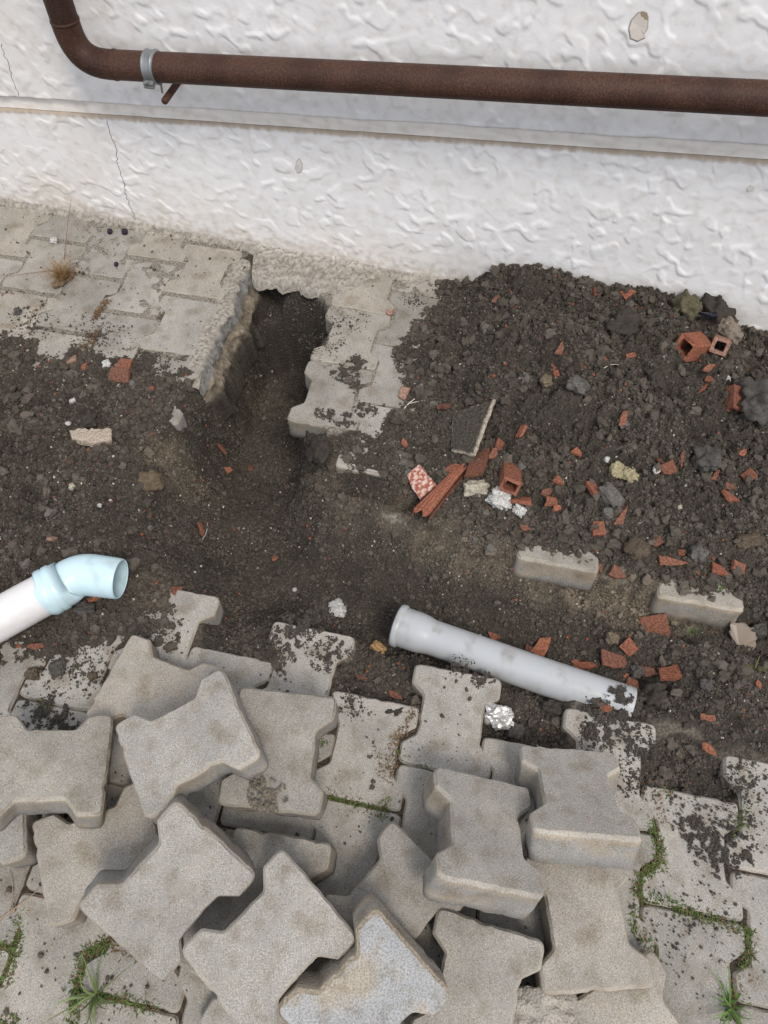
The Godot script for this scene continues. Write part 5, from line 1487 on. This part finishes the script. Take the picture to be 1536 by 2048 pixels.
# ---------------------------------------------------------------- scene
func _ready() -> void:
	var cam := Camera3D.new()
	cam.name = "camera"
	cam.fov = 68.1586
	cam.near = 0.02
	cam.far = 200.0
	cam.transform = Transform3D(Basis(Vector3.UP, 0.25864) * Basis(Vector3.RIGHT, -1.03536), Vector3(0, 1.44941, 0))
	add_child(cam)
	cam.current = true
	var we := WorldEnvironment.new()
	we.name = "environment"
	var env := Environment.new()
	env.background_mode = Environment.BG_SKY
	var sky := Sky.new()
	var sm := ProceduralSkyMaterial.new()
	sm.sky_top_color = Color(0.80, 0.83, 0.88)
	sm.sky_horizon_color = Color(0.86, 0.87, 0.89)
	sm.sky_curve = 0.2
	sm.ground_bottom_color = Color(0.35, 0.33, 0.31)
	sm.ground_horizon_color = Color(0.6, 0.6, 0.6)
	sm.sun_angle_max = 1.0
	sky.sky_material = sm
	env.sky = sky
	env.tonemap_mode = Environment.TONE_MAPPER_LINEAR
	env.tonemap_exposure = 1.54
	env.sdfgi_enabled = true
	env.ssao_enabled = true
	env.ssil_enabled = true
	we.environment = env
	add_child(we)
	var sun := DirectionalLight3D.new()
	sun.name = "sun"
	sun.light_energy = 0.5
	sun.light_color = Color(1.0, 0.97, 0.93)
	sun.light_angular_distance = 18.0
	sun.shadow_enabled = true
	sun.rotation_degrees = Vector3(-58, 40, 0)
	add_child(sun)

	n_low = noise(FastNoiseLite.TYPE_SIMPLEX_SMOOTH, 7.0, 1, 2)
	n_mid = noise(FastNoiseLite.TYPE_SIMPLEX_SMOOTH, 26.0, 2, 3)
	n_fine = noise(FastNoiseLite.TYPE_SIMPLEX, 85.0, 3, 2)
	n_cell = noise(FastNoiseLite.TYPE_CELLULAR, 45.0, 4, 1)
	n_cell.cellular_return_type = FastNoiseLite.RETURN_DISTANCE
	ico()
	make_materials()
	build_wall()
	coarse_base()
	build_soil()
	build_pavement()
	build_mortar()
	build_crust()
	build_pipes()
	loose(0, Vector3(-0.3880, 0.2139, -0.2140), -0.034, -0.814, 0.118, "topmost loose grey paver tilted across the middle of the pile")
	loose(1, Vector3(-0.5208, 0.0742, -0.3056), 0.014, -1.673, -0.021, "loose paver at the back left of the pile, its end pointing at the blue elbow")
	loose(2, Vector3(-0.6160, 0.1528, -0.1299), -0.228, -1.213, -0.205, "thick loose paver at the left edge lying on top of others")
	loose(3, Vector3(-0.2524, 0.1425, -0.2531), 0.069, 0.143, 0.014, "loose paver right of the topmost one, a dry soil patch on its near end")
	loose(4, Vector3(-0.3306, 0.1920, -0.0038), 0.348, -0.455, -0.354, "loose paver propped up diagonally in the pile's front left, corner raised")
	loose(5, Vector3(-0.1659, 0.1713, 0.0217), 0.004, -0.529, -0.152, "clean loose paver at the front centre, right of the propped one")
	loose(6, Vector3(-0.5012, 0.0724, -0.0326), -0.012, -0.923, -0.057, "loose paver lying flat beneath the propped one at the left front")
	loose(7, Vector3(-0.2059, 0.0676, -0.0373), -0.001, 0.084, 0.125, "low loose paver mostly hidden under the soil patched one")
	loose(8, Vector3(-0.0084, 0.0736, -0.0780), 0.038, -0.482, -0.018, "loose paver behind the upturned one with a pebble on it")
	loose(9, Vector3(0.1138, 0.1499, -0.2195), -0.480, 0.159, -0.203, "tilted loose paver with a broad near side face, right of centre")
	loose(10, Vector3(0.2495, 0.1226, -0.3234), -0.606, 0.189, 0.100, "tilted loose paver resting on the rightmost pile, pinkish stained near face")
	loose(11, Vector3(0.2990, 0.0763, -0.1390), -0.041, 0.320, 0.009, "rightmost loose paver lying flat under the pinkish faced one")
	loose(12, Vector3(0.1485, 0.0793, 0.0054), 0.043, -6.319, 0.049, "loose paver at the bottom edge with a tiny red speck, right of the upturned one")
	loose(13, Vector3(-0.0119, 0.1447, 0.0585), 0.381, -0.555, -0.253, "upturned loose paver showing its bluish white rough underside, bottom centre")
	build_rubble()
	build_plants()
	build_crumbs()
